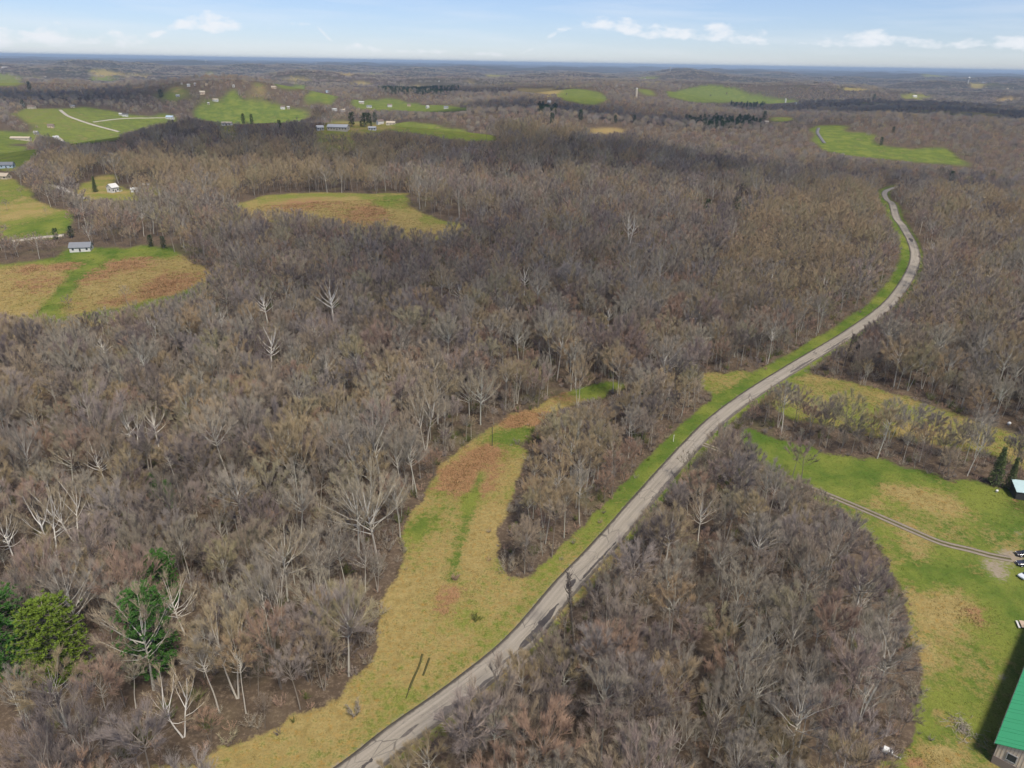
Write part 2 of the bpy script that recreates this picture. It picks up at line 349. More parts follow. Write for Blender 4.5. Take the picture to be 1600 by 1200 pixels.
#  name, green amount, rust amount, outline pixels
FIELDS = [
    ('meadow', .33, .12, [(150, 1260), (215, 1205), (330, 1185), (440, 1142), (520, 1095), (575, 1040), (590, 980), (625, 890), (650, 800), (672, 745), (700, 710),
                          (745, 678), (795, 650), (860, 628), (925, 604), (985, 600), (975, 618), (905, 634), (850, 655), (822, 690), (808, 760), (783, 838), (800, 905),
                          (838, 915), (880, 880), (1000, 762), (930, 880), (820, 1010), (640, 1145), (480, 1270)]),
    ('clearing', .45, .10, [(1098, 583), (1150, 580), (1205, 577), (1240, 560), (1250, 572), (1150, 640), (1095, 680), (1085, 660), (1108, 625)]),
    ('green_field', .68, .06, [(1165, 668), (1230, 690), (1300, 707), (1400, 728), (1500, 757), (1640, 775), (1760, 1000), (1800, 1300), (1390, 1290), (1370, 1220), (1390, 1180), (1425, 1160),
                              (1440, 1090), (1432, 1030), (1420, 960), (1400, 905), (1385, 860), (1335, 812), (1280, 785), (1230, 765), (1190, 735), (1150, 700), (1140, 680)]),
    ('upland_field', .48, .26, [(1225, 588), (1262, 580), (1300, 592), (1400, 616), (1490, 640), (1560, 664), (1660, 706), (1700, 800), (1600, 755), (1592, 738), (1545, 712),
                                (1500, 705), (1400, 686), (1300, 664), (1230, 645), (1195, 628)]),
    ('old_field', .20, .26, [(-90, 416), (0, 410), (60, 403), (110, 397), (180, 392), (240, 386), (268, 390), (300, 404), (346, 424), (345, 440), (305, 468), (230, 492), (130, 512), (60, 520), (-90, 528)]),
    ('pasture', .68, .10, [(-90, 286), (0, 287), (32, 291), (62, 312), (104, 331), (113, 345), (108, 362), (85, 374), (20, 374), (-90, 378)]),
    ('yard', .5, .12, [(112, 296), (136, 286), (158, 272), (184, 276), (196, 290), (205, 299), (192, 312), (150, 308), (128, 318), (112, 312)]),
    ('barn_yard', .85, .0, [(108, 398), (112, 386), (150, 380), (185, 390), (240, 384), (180, 400)]),
    ('hill_field', .28, .14, [(355, 318), (420, 307), (500, 301), (560, 301), (633, 302), (640, 322), (655, 331), (690, 343), (740, 352), (744, 366), (690, 372), (640, 372), (590, 372), (520, 362), (475, 350), (430, 342), (370, 334)]),
    ('pasture', .85, .0, [(1262, 196), (1328, 196), (1326, 205), (1366, 211), (1362, 222), (1385, 229), (1435, 234), (1482, 229), (1480, 243), (1530, 257), (1520, 262), (1400, 250), (1330, 242), (1285, 233), (1268, 220)]),
    ('hill_field', .85, .0, [(1040, 143), (1070, 139), (1105, 133), (1140, 137), (1165, 146), (1215, 154), (1265, 158), (1200, 162), (1120, 161), (1070, 158), (1046, 152)]),
    ('pasture', .8, .0, [(862, 142), (900, 139), (945, 146), (950, 158), (940, 164), (905, 162), (880, 156)]),
    ('stubble_field', .1, .25, [(803, 137), (870, 138), (872, 144), (855, 148), (805, 141)]),
    ('pasture', .75, .0, [(995, 137), (1030, 146), (1028, 151), (1000, 151)]),
    ('hill_field', .88, .0, [(284, 178), (300, 170), (335, 160), (345, 146), (372, 145), (376, 155), (420, 161), (470, 172), (497, 180), (470, 188), (400, 194), (330, 190)]),
    ('pasture', .7, .12, [(26, 172), (88, 168), (110, 176), (150, 191), (140, 197), (60, 196), (28, 190)]),
    ('pasture', .8, .03, [(98, 170), (120, 165), (160, 172), (205, 180), (262, 178), (290, 184), (240, 196), (190, 209), (150, 198)]),
    ('pasture', .75, .1, [(60, 198), (140, 197), (188, 209), (185, 222), (110, 226), (80, 214), (55, 206)]),
    ('pasture', .85, .0, [(-60, 203), (0, 204), (45, 208), (60, 216), (30, 226), (-60, 228)]),
    ('pasture', .8, .0, [(-60, 230), (40, 228), (62, 238), (30, 262), (-60, 266)]),
    ('pasture', .75, .1, [(607, 191), (650, 192), (690, 196), (730, 206), (772, 212), (776, 220), (720, 218), (660, 210), (615, 204)]),
    ('farmyard', .5, .1, [(512, 191), (545, 188), (612, 190), (614, 204), (560, 206), (514, 202)]),
    ('pasture', .85, .0, [(542, 160), (575, 156), (600, 153), (625, 158), (650, 162), (715, 167), (745, 171), (700, 175), (620, 172), (560, 168)]),
    ('pasture', .85, .0, [(478, 147), (515, 146), (530, 154), (518, 162), (480, 164), (470, 155)]),
    ('pasture', .85, .0, [(425, 131), (460, 131), (482, 136), (470, 143), (440, 141)]),
    ('stubble_field', .15, .2, [(380, 141), (415, 137), (425, 141), (405, 146), (384, 145)]),
    ('stubble_field', .3, .15, [(544, 130), (580, 127), (585, 135), (556, 136)]),
    ('stubble_field', .05, .35, [(527, 115), (580, 117), (590, 121), (545, 122), (528, 119)]),
    ('pasture', .8, .0, [(240, 144), (288, 145), (290, 154), (262, 156), (240, 150)]),
    ('stubble_field', .1, .15, [(138, 115), (185, 112), (190, 118), (162, 122), (145, 119)]),
    ('pasture', .9, .0, [(134, 126), (165, 121), (188, 122), (180, 129), (150, 130)]),
    ('pasture', .7, .0, [(-40, 115), (20, 116), (34, 126), (38, 134), (-40, 134)]),
    ('pasture', .5, .05, [(42, 122), (66, 118), (86, 122), (70, 127), (45, 127)]),
    ('stubble_field', .1, .4, [(920, 200), (945, 199), (980, 200), (985, 206), (950, 210), (915, 208)]),
    ('stubble_field', .05, .45, [(1550, 152), (1590, 156), (1590, 160), (1555, 160)]),
    ('stubble_field', .2, .1, [(262, 136), (292, 132), (296, 138), (268, 141)]),
    ('stubble_field', .1, .25, [(715, 125), (750, 128), (752, 132), (720, 130)]),
    ('stubble_field', .1, .25, [(1165, 135), (1215, 137), (1218, 140), (1170, 139)]),
    ('stubble_field', .15, .2, [(190, 117), (240, 119), (238, 123), (195, 122)]), ('pasture', .6, .0, [(300, 111), (345, 112), (340, 115), (305, 114)]), ('stubble_field', .3, .1, [(436, 122), (490, 123), (488, 127), (440, 126)]),
    ('stubble_field', .1, .2, [(620, 134), (662, 132), (690, 135), (660, 138)]), ('pasture', .6, .0, [(760, 117), (800, 118), (796, 121), (765, 120)]), ('stubble_field', .1, .25, [(770, 146), (800, 146), (798, 149), (774, 149)]), ('pasture', .65, .0, [(995, 122), (1030, 124), (1026, 127), (998, 126)]),
    ('stubble_field', .2, .2, [(1090, 124), (1130, 125), (1126, 128), (1094, 127)]), ('stubble_field', .1, .3, [(1290, 132), (1340, 134), (1336, 137), (1294, 136)]), ('pasture', .6, .0, [(1405, 152), (1450, 150), (1456, 155), (1415, 157)]), ('stubble_field', .15, .2, [(205, 134), (250, 136), (246, 139), (208, 138)]),
    ('pasture', .7, .0, [(388, 131), (412, 129), (416, 133), (392, 134)]), ('stubble_field', .2, .1, [(90, 103), (140, 104), (138, 107), (95, 106)]), ('pasture', .6, .05, [(1440, 118), (1480, 119), (1478, 122), (1444, 121)]),
    ('pasture', .7, .0, [(1195, 183), (1240, 183), (1245, 189), (1198, 190)]),
    ('pasture', .6, .0, [(1385, 203), (1402, 202), (1406, 206), (1388, 207)]),
]
FPOLY = [(n, g, r, gpts(p)[:, :2]) for n, g, r, p in FIELDS]
# local growth: green sward, russet bramble, bare soil   (pixel, radius m, amount)
SPOTS_GREEN = [((785, 688), 9, .55), ((690, 765), 5, .4), ((662, 825), 6, .35), ((930, 606), 14, .8), ((820, 672), 8, .5),
               ((1230, 710), 22, .5), ((1330, 735), 16, .4), ((1420, 745), 12, .4), ((1580, 800), 14, .4), ((1450, 890), 9, .5), ((1590, 940), 12, .5), ((1440, 1130), 5, .5),
               ((1130, 640), 20, .5), ((110, 450), 8, .8), ((85, 480), 8, .8), ((65, 500), 9, .8), ((150, 410), 22, .7), ((220, 398), 22, .6), ((130, 430), 10, .7), ((240, 480), 16, .6), ((280, 465), 12, .6), ((170, 492), 14, .5),
               ((610, 312), 25, .45), ((90, 350), 30, .4)]
SPOTS_GOLD = [((1430, 770), 9, 0.73), ((1480, 790), 8, 0.68), ((1390, 765), 5, 0.59), ((1370, 785), 4, 0.59), ((1440, 870), 5, 0.59), ((1500, 940), 7, 0.59), ((1460, 960), 8, 0.53), ((1450, 1020), 5, 0.49),
              ((1420, 830), 6, 0.49), ((1470, 1120), 3, 0.49), ((1470, 1180), 4, 0.68), ((1390, 880), 5, 0.39), ((40, 330), 32, 0.49), ((1230, 730), 4, 0.29)]
SPOTS_RUST = [((735, 735), 11, .75), ((765, 708), 8, .7), ((712, 758), 8, .7), ((750, 760), 6, .5), ((830, 652), 9, .85), ((800, 662), 5, .8), ((880, 622), 7, .5), ((270, 440), 18, .7), ((255, 455), 14, .7), ((140, 435), 14, .5), ((60, 445), 16, .4), ((200, 412), 18, .7),
              ((50, 418), 12, .8), ((105, 415), 9, .8), ((100, 475), 10, .4), ((180, 470), 10, .5), ((1520, 965), 5, .6), ((470, 318), 40, .6), ((590, 325), 25, .6), ((560, 345), 30, .5), ((700, 925), 6, .45),
              ((690, 950), 4, .4), ((1330, 1195), 6, .9), ((1300, 1200), 6, .8), ((1440, 1195), 5, .6), ((1590, 790), 8, .4)]
SPOTS_DIRT = [((1560, 890), 4.0, .5), ((1575, 870), 4, .5), ((1545, 878), 4, .45), ((1590, 872), 5, .5), ((1560, 902), 3, .45), ((1590, 832), 2.0, .6), ((1565, 1058), 1.6, .7), ((1505, 1135), 3.0, .45)]
def spots(lst): return [(ground(*p)[:2], r, a) for p, r, a in lst]
S_GREEN, S_GOLD, S_RUST, S_DIRT = map(spots, (SPOTS_GREEN, SPOTS_GOLD, SPOTS_RUST, SPOTS_DIRT))
ROAD2 = ROAD[::2]
YARDS = []
PATHS_GREEN = [(gpts(p)[:, :2], w_, a_) for p, w_, a_ in (([(160, 405), (128, 424), (105, 446), (85, 475), (60, 502)], 3.6, .95), ([(60, 504), (150, 494), (230, 480), (292, 460), (335, 436)], 5, .7), ([(0, 412), (110, 402), (240, 391), (270, 394)], 9, .7),
               ([(752, 742), (737, 778), (724, 830), (713, 870), (704, 902)], 1.8, .5), ([(700, 795), (670, 805), (650, 830)], 3, .3), ([(360, 318), (420, 310), (500, 304), (632, 306)], 12, .35), ([(600, 318), (640, 335), (735, 356)], 8, .25))]
def land(x, y):
    """grass, green, rust, dirt, region index at points"""
    d = np.hypot(x, y)
    amp = 1.6 + .006 * d
    wx = x + amp * wob(x, y, 24, .3) + .01 * d * wob(x, y, 110, .8); wy = y + amp * wob(x, y, 24, 1.7) + .01 * d * wob(x, y, 110, 2.3)
    reg = np.full(x.shape, -1); gr = np.zeros(x.shape); ru = np.zeros(x.shape)
    for i, (n, g, r, poly) in enumerate(FPOLY):
        mn = poly.min(0) - 8; mx = poly.max(0) + 8
        c = (x > mn[0]) & (x < mx[0]) & (y > mn[1]) & (y < mx[1])
        if not c.any(): continue
        ii = np.nonzero(c)[0]; ins = in_poly(wx[ii], wy[ii], poly); ii = ii[ins]
        reg[ii] = i; gr[ii] = g; ru[ii] = r
    near = d < 1200
    rd = np.full(x.shape, 1e9); rd[near] = seg_dist(x[near], y[near], ROAD2)
    # side of road: left verge is wide, right one narrow
    verge = np.zeros(x.shape, bool)
    ii = np.nonzero(near & (rd < 14))[0]
    if len(ii):
        j = np.argmin((x[ii, None] - ROAD2[None, :, 0]) ** 2 + (y[ii, None] - ROAD2[None, :, 1]) ** 2, 1)
        j2 = np.minimum(j + 1, len(ROAD2) - 1); j1 = np.maximum(j2 - 1, 0)
        t = ROAD2[j2] - ROAD2[j1]
        side = t[:, 0] * (y[ii] - ROAD2[j1, 1]) - t[:, 1] * (x[ii] - ROAD2[j1, 0])
        lim = np.where(side > 0, 9.0, 5.2) + 1.0 * wob(x[ii], y[ii], 17, 2.2)
        verge[ii] = rd[ii] < lim
    gv = .5 + .5 * sstep(150, 215, d); vv = verge & (reg < 0); reg[vv] = -2; gr[vv] = gv[vv]
    vg = verge & (rd < 8.5); gr[vg] = np.maximum(gr[vg], (gv * np.clip(1.25 - rd / 24, 0, 1))[vg])
    for (c, r) in YARDS:
        q = (reg == -1) & (np.abs(x - c[0]) < r) & (np.abs(y - c[1]) < r)
        if q.any():
            q &= (wx - c[0]) ** 2 + (wy - c[1]) ** 2 < r * r; reg[q] = -3; gr[q] = .55
    far = (d > 2100)
    fn = wob(x, y, 900, .9) + .6 * wob(x, y, 330, 2.9)
    ff = far & (reg < 0) & (fn > .82); reg[ff] = -3; gr[ff] = .45 + .4 * wob(x[ff], y[ff], 700, .1); ru[ff] = .1
    dirt = np.zeros(x.shape)
    def app(arr, S, sign=1):
        for (c, r, a) in S:
            q = ((x - c[0]) ** 2 + (y - c[1]) ** 2) / (r * r)
            m = q < 4; arr[m] += sign * a * np.exp(-q[m] * 1.3)
    app(gr, S_GREEN); app(gr, S_GOLD, -1); app(ru, S_RUST); app(dirt, S_DIRT)
    for P_, w_, a_ in PATHS_GREEN:
        q = np.nonzero((reg >= 0) & (d < 1000))[0]; e_ = seg_dist(x[q], y[q], P_) / w_; gr[q] += a_ * np.exp(-e_ ** 2); ru[q] *= 1 - .9 * np.exp(-e_ ** 2)
    nd = near & (rd < 4.2); dirt[nd] += .5 * (rd[nd] < 4.0)
    grass = (reg != -1).astype(float)
    return grass, np.clip(gr, 0, 1.2), np.clip(ru, 0, 1), np.clip(dirt, 0, 1), reg

# ------------------------------------------------------------------ ground sheets
def build_ground():
    fine = np.linspace(R(-43), R(43), 560)
    az = np.concatenate([np.linspace(-math.pi, R(-43), 46)[:-1], fine, np.linspace(R(43), math.pi, 46)[1:]])
    rad = np.concatenate([[0.5, 15, 35, 55], np.exp(np.linspace(math.log(70), math.log(900), 440)), np.exp(np.linspace(math.log(908), math.log(60000), 430))])
    A, D = np.meshgrid(az, rad); na, nr_ = len(az), len(rad)
    x = (np.sin(A) * D).ravel(); y = (np.cos(A) * D).ravel(); z = hgt(x, y); d = np.hypot(x, y)
    grass, gr, ru, dirt, reg = land(x, y)
    can = sstep(2800, 5200, d)
    def soft(v, it):
        q = v.reshape(nr_, na).copy()
        for _ in range(it):
            q[1:-1] = (q[:-2] + 2 * q[1:-1] + q[2:]) / 4; q[:, 1:-1] = (q[:, :-2] + 2 * q[:, 1:-1] + q[:, 2:]) / 4
        return q.ravel()
    g6 = soft(grass, 6); gr = soft(gr * grass, 6) / np.maximum(g6, .02); ru = soft(ru * grass, 4) / np.maximum(soft(grass, 4), .02); grass = g6; dirt = soft(dirt, 1)
    z = z + np.where(reg == -1, can * (6 + 9 * rng.random(len(x))) * sstep(60000, 20000, d), 0)
    # the camber: ground dips slightly under the road so the paving lies proud of it
    near = d < 1200
    idx = np.arange(len(x)).reshape(nr_, na)
    F = np.stack([idx[:-1, :-1], idx[:-1, 1:], idx[1:, 1:], idx[1:, :-1]], -1).reshape(-1, 4)
    fr = reg[F[:, 0]]
    names = {-1: 'ground', -2: 'grass_verge', -3: 'grass_yards'}
    for r in np.unique(fr):
        Fr = F[fr == r]
        vs, inv = np.unique(Fr, return_inverse=True); Fr = inv.reshape(-1, 4)
        nm = names.get(int(r)) or FPOLY[int(r)][0]
        me = bpy.data.meshes.new(nm)
        me.vertices.add(len(vs)); me.vertices.foreach_set('co', np.stack([x[vs], y[vs], z[vs]], 1).ravel())
        me.loops.add(len(Fr) * 4); me.loops.foreach_set('vertex_index', Fr[:, ::-1].ravel().astype(np.int32))
        me.polygons.add(len(Fr)); me.polygons.foreach_set('loop_start', np.arange(0, len(Fr) * 4, 4, dtype=np.int32))
        me.polygons.foreach_set('loop_total', np.full(len(Fr), 4, np.int32))
        me.polygons.foreach_set('use_smooth', np.ones(len(Fr), bool))
        for an, av in (('grass', grass), ('green', gr), ('rust', ru), ('dirt', dirt), ('canopy', can)):
            a = me.attributes.new(an, 'FLOAT', 'POINT'); a.data.foreach_set('value', av[vs].astype(np.float32))
        me.materials.append(MATS['ground']); me.update(); me.validate()
        o = bpy.data.objects.new(nm, me); COL.objects.link(o); o['kind'] = 'structure'

# ------------------------------------------------------------------ roads
def ribbon(name, C, width, mat, lift=.10, lanes=6, skirt=.3, parent=None, u0=None, edge=0.0):
    """paving laid along a centre line; u across, v along; sides go down into the soil"""
    C = np.asarray(C); n = len(C); V = []; UV = []; F = []
    T = np.gradient(C[:, :2], axis=0); T /= np.linalg.norm(T, axis=1)[:, None] + 1e-9
    N = np.stack([-T[:, 1], T[:, 0]], 1)
    s = np.concatenate([[0], np.cumsum(np.linalg.norm(np.diff(C[:, :2], axis=0), axis=1))])
    off = [-.5] + list(np.linspace(-.5, .5, lanes + 1)) + [.5]
    for i in range(n):
        wj = width * (1 + edge * (.6 * math.sin(s[i] * .31) + .4 * math.sin(s[i] * .83 + 1)))
        for j, o in enumerate(off):
            q = C[i, :2] + N[i] * o * wj
            zz = float(hgt(q[0], q[1])) + lift + (.06 * (1 - (2 * o) ** 2)) - (skirt if j in (0, len(off) - 1) else 0)
            V.append((q[0], q[1], zz)); UV.append((o * width, s[i]))
    m = len(off)
    for i in range(n - 1):
        for j in range(m - 1): F.append((i * m + j, (i + 1) * m + j, (i + 1) * m + j + 1, i * m + j + 1))
    me = bpy.data.meshes.new(name); me.from_pydata(V, [], [f[::-1] for f in F]); me.materials.append(MATS[mat])
    uv = me.uv_layers.new(name='UVMap'); li = np.zeros(len(me.loops), np.int32); me.loops.foreach_get('vertex_index', li)
    uv.data.foreach_set('uv', np.asarray(UV, np.float32)[li].ravel())
    me.polygons.foreach_set('use_smooth', [True] * len(F)); me.update()
    o = bpy.data.objects.new(name, me); COL.objects.link(o)
    if parent: o.parent = parent
    else: o['kind'] = 'structure'
    return o
m, nt, b = new_mat('asphalt'); k = NB(nt)
uv = k.n('ShaderNodeUVMap').outputs[0]; su = k.n('ShaderNodeSeparateXYZ'); nt.links.new(uv, su.inputs[0])
U, Vv = su.outputs[0], su.outputs[1]
st = k.n('ShaderNodeMapping'); st.inputs['Scale'].default_value = (1.6, .045, 1); nt.links.new(uv, st.inputs[0])
streak = k.noise(1.0, 5, .65, st.outputs[0]); fine = k.noise(3.0, 4, .7, uv)
c = k.mix(k.rng(streak, .3, .7), (.27, .238, .195), (.365, .325, .27))
c = k.mix(k.rng(fine, .35, .75, 0, .35), c, (.15, .135, .12))
wear = k.math('ABSOLUTE', k.math('SUBTRACT', k.math('ABSOLUTE', U), 1.3))
c = k.mix(k.rng(wear, .0, .55, .28, 0), c, (.42, .375, .32))
edge = k.math('ADD', k.math('ABSOLUTE', U), k.math('MULTIPLY', k.math('SUBTRACT', k.noise(.5, 4, .7, uv), .5), 1.0))
c = k.mix(k.rng(edge, 2.35, 2.75, 0, .85), c, (.10, .085, .070))
seam = k.math('ADD', k.math('ABSOLUTE', k.math('ADD', U, .35)), k.math('MULTIPLY', k.rng(k.noise(.06, 2, .5, uv), .45, .55), .3))
c = k.mix(k.rng(seam, .03, .12, .5, 0), c, (.09, .08, .075))
vo = k.n('ShaderNodeTexVoronoi', feature='DISTANCE_TO_EDGE'); vm = k.n('ShaderNodeMapping'); vm.inputs['Scale'].default_value = (.55, .16, 1); nt.links.new(uv, vm.inputs[0]); nt.links.new(vm.outputs[0], vo.inputs['Vector']); vo.inputs['Scale'].default_value = 1.0
c = k.mix(k.math('MULTIPLY', k.rng(vo.outputs['Distance'], .0, .035, .75, 0), k.rng(k.noise(.07, 3, .6, uv), .42, .6)), c, (.07, .062, .058))
c = k.mix(k.rng(k.noise(.11, 4, .6, uv), .52, .7, 0, .5), c, (.20, .175, .15))
k.put(b.inputs['Base Color'], c); b.inputs['Roughness'].default_value = .9; b.inputs['Specular IOR Level'].default_value = .1
simple('tar', (.075, .066, .064), .85, .2, .5, 2.5)
simple('tar_worn', (.135, .118, .108), .9, .1, .4, 2.0)
simple('pale_lane', (.42, .38, .32), .95, .0, .2, .05)
simple('far_asphalt', (.17, .165, .17), .95, .0, .2, .05)
simple('gravel', (.26, .22, .175), .95, .0, .35, .9)
simple('mud', (.105, .095, .042), 1, .0, .4, 2)
simple('tyre_mud', (.085, .08, .035), 1, 0, .4, 2)
road = ribbon('road', ROAD, ROAD_W, 'asphalt', lift=.10, lanes=8, edge=.015)

def road_patch(va, vb, ua, ub, mat, seed, ragged=.25, lift=.03):
    """a repair in the paving between two photo points, from ua to ub metres across"""
    s = np.concatenate([[0], np.cumsum(np.linalg.norm(np.diff(ROAD[:, :2], axis=0), axis=1))])
    sa, sb = [s[np.argmin(np.hypot(*(ROAD[:, :2] - ground(*p)[:2]).T))] for p in (va, vb)]
    rr = np.random.default_rng(seed); n = max(6, int(abs(sb - sa) / .6)); V = []; F = []
    T = np.gradient(ROAD[:, :2], axis=0); T /= np.linalg.norm(T, axis=1)[:, None]
    j0, j1 = 0., 0.
    for i in range(n + 1):
        q = sa + (sb - sa) * i / n; c = np.array([np.interp(q, s, ROAD[:, k_]) for k_ in range(2)]); t = np.array([np.interp(q, s, T[:, k_]) for k_ in range(2)])
        nn = np.array([-t[1], t[0]]); tap = math.sin(math.pi * min(1, max(0.0, i / n)) ** .8) ** .45
        j0 = .6 * j0 + rr.normal(0, ragged); j1 = .6 * j1 + rr.normal(0, ragged); mid = (ua + ub) / 2
        for o in (mid + (ua - mid) * tap + j0 * .6, mid, mid + (ub - mid) * tap + j1 * .6):
            o = max(-3.1, min(3.1, o)); p = c + nn * o
            V.append((p[0], p[1], float(hgt(*p)) + .10 + .06 * (1 - (2 * o / ROAD_W) ** 2) + lift))
    for i in range(n):
        for j in range(2): F.append((i * 3 + j, i * 3 + j + 1, (i + 1) * 3 + j + 1, (i + 1) * 3 + j))
    mb = MB(); mb.add(V, [f[::-1] for f in F]); mb.build('patch', mat, road)
# u is positive to the left of travel, so the right lane is negative
road_patch((815, 1015), (872, 945), -2.3, -.6, 'tar', 1)
road_patch((884, 925), (905, 905), -1.6, .3, 'tar', 2)
road_patch((905, 905), (960, 850), -2.3, -1.7, 'tar', 3, .12)
road_patch((770, 1052), (815, 1010), -1.5, -1.1, 'tar_worn', 4, .1)
road_patch((690, 1125), (735, 1088), -2.6, -.9, 'tar_worn', 5, .3)
road_patch((730, 1085), (770, 1050), -2.5, -1.9, 'tar_worn', 6, .15)
road_patch((676, 1135), (692, 1122), -2.4, -1.2, 'tar_worn', 7, .4)
road_patch((622, 1162), (652, 1143), -.9, -.3, 'tar_worn', 8, .1)
road_patch((572, 1200), (580, 1193), -.7, -.2, 'tar', 9, .2)
road_patch((1235, 583), (1275, 560), -2.2, -.9, 'tar_worn', 10, .2)
road_patch((1290, 552), (1330, 527), -2.3, -1.2, 'tar_worn', 11, .2)
road_patch((1419, 372), (1424, 378), -1.5, 1.5, 'tar', 12, .2)
road_patch((1100, 690), (1180, 622), -2.7, -2.2, 'tar_worn', 13, .1)
road_patch((1010, 790), (1060, 730), -2.7, -2.1, 'tar_worn', 14, .15)

def drive_ruts():
    d = ribbon('driveway', DRIVE, 2.9, 'mud', lift=.05, lanes=4, edge=.04)
    T = np.gradient(DRIVE[:, :2], axis=0); T /= np.linalg.norm(T, axis=1)[:, None]; N = np.stack([-T[:, 1], T[:, 0]], 1)
    for o in (-.85, .85):
        C = DRIVE.copy(); C[:, :2] += N * o
        ribbon('wheel_track', C, .95, 'gravel', lift=.10, lanes=2, parent=d, edge=.12)
drive_ruts()
for nm, px, wd, mt in FAR_ROADS:
    ribbon(nm, catmull(gpts(px), 12), wd, mt, lift=.6, lanes=2, skirt=1.2)

# ------------------------------------------------------------------ bare trees
def unit(v): return v / (np.linalg.norm(v) + 1e-9)
def rvec(r): return unit(r.normal(size=3))
def bare_tree(seed, H=21.0, spread=6.2, r0=.20, base=.44, n_main=16, n_sec=9, n_twig=19, tw=.046, tl=1.7, stems=1, up=.6, sides=4, stem_fan=.16, limb=.33):
    """leafless broadleaf tree: limbs reach out to a domed crown and end in sprays of rising twigs"""
    r = np.random.default_rng(seed); wood = MB(); crown = MB(); TV = []; UP = np.array([0, 0, 1.0])
    C0 = np.array([0, 0, H * (base + .26)]); Rz = H - C0[2]
    def U_(v): return v / (np.linalg.norm(v, axis=1)[:, None] + 1e-9)
    def rv(n_): return U_(r.normal(size=(n_, 3)))
    def twigs(p, d, L, wd):
        d = U_(d); n_ = len(p); s = U_(np.cross(d, rv(n_))) * wd[:, None] * .5; e = p + (d + rv(n_) * .08 + UP * .08) * L[:, None]
        TV.append(np.stack([p - s, p + s, e], 1))
        for q in range(2):
            k_ = r.random(n_) < .55; m_ = (p + (e - p) * r.uniform(.25, .7, n_)[:, None])[k_]; c_ = len(m_)
            if not c_: continue
            d2 = U_(d[k_] + .6 * rv(c_) + .25 * UP); s2 = U_(np.cross(d2, rv(c_))) * wd[k_][:, None] * .4
            TV.append(np.stack([m_ - s2, m_ + s2, m_ + d2 * (L[k_] * .6)[:, None]], 1))
    fa0 = r.uniform(0, 6.28)
    lop = r.uniform(-.18, .18, 2) * spread
    for sidx in range(stems):
        fa = fa0 + sidx * 6.28 / max(1, stems); lean = stem_fan if stems > 1 else .03
        Hs = H * .84; rs = r0 * (1 if stems == 1 else .75)
        T = [np.array([0, 0, -1.0])]; dirv = np.array([math.cos(fa) * lean, math.sin(fa) * lean, 1.0])
        for i in range(7):
            dirv = unit(dirv + .06 * rvec(r) + .05 * UP); T.append(T[-1] + dirv * (Hs + 1) / 7)
        T = np.array(T); wood.tube(T, rs * np.linspace(1.15, .16, 8), sides + 1)
        nm_ = n_main if stems == 1 else max(6, int(n_main * 1.25 / stems))
        for i in range(nm_):
            ct = 1 - (i + r.uniform(.2, .8)) / nm_ * 1.22; st = math.sqrt(max(0, 1 - ct * ct)); ph = i * 2.4 + fa + r.uniform(-.45, .45)
            if stems > 1: ph = fa + (ph % 6.283 - 3.14) * .62
            k_ = r.uniform(.78, 1.1)
            tip = C0 + np.array([spread * st * math.cos(ph) * k_ + lop[0], spread * st * math.sin(ph) * k_ + lop[1], (Rz if ct > 0 else Rz * .8) * ct * k_])
            za = max(H * base * r.uniform(.8, 1.0), H * base + (tip[2] - H * base) * .5 - .3 * spread * st); za = min(za, Hs * .95)
            f = (za + 1) / (Hs + 1) * 7; a = min(int(f), 6); p0 = T[a] + (T[a + 1] - T[a]) * (f - a)
            L = np.linalg.norm(tip - p0); mid = p0 * .5 + tip * .5 + np.array([0, 0, -.10 * L]) + rvec(r) * L * .07
            P = np.array([p0 * (1 - u) ** 2 + 2 * mid * u * (1 - u) + tip * u * u + (rvec(r) * L * .025 if 0 < u < 1 else 0) for u in (0, .3, .62, 1)])
            rl = max(.03, rs * limb * (.45 + .55 * L / spread)) ; wood.tube(P, [rl, rl * .72, rl * .45, rl * .2], sides)
            for j in range(n_sec):
                u_ = r.uniform(.4, 1.0) if j > 2 else .98; g = u_ * 3; c = min(int(g), 2); q0 = P[c] * (1 - (g - c)) + P[c + 1] * (g - c)
                ld = unit(P[c + 1] - P[c]); out = unit(q0 - C0 + UP * Rz * .35); sd = unit(ld * .6 + .35 * out + .7 * rvec(r) + UP * up * .4); SL = spread * r.uniform(.26, .46) * (1.15 - .4 * u_)
                q1 = q0 + sd * SL * .5; sd2 = unit(sd + UP * up * .5 + .2 * rvec(r)); q2 = q1 + sd2 * SL * .5
                rb = max(.016, rl * .34); crown.tube([q0, q1, q2], [rb, rb * .7, rb * .3], 3)
                v = r.uniform(.15, 1.0, n_twig)[:, None]; pp = np.where(v < .5, q0 + (q1 - q0) * v * 2, q1 + (q2 - q1) * (v - .5) * 2)
                twigs(pp, (sd2 * .6 + .5 * out + UP * up * .6)[None] + .62 * rv(n_twig), tl * r.uniform(.4, 1.1, n_twig), tw * r.uniform(.7, 1.2, n_twig))
    V = np.concatenate(TV).reshape(-1, 3); crown.add(V, np.arange(len(V)).reshape(-1, 3).tolist())
    return wood, crown
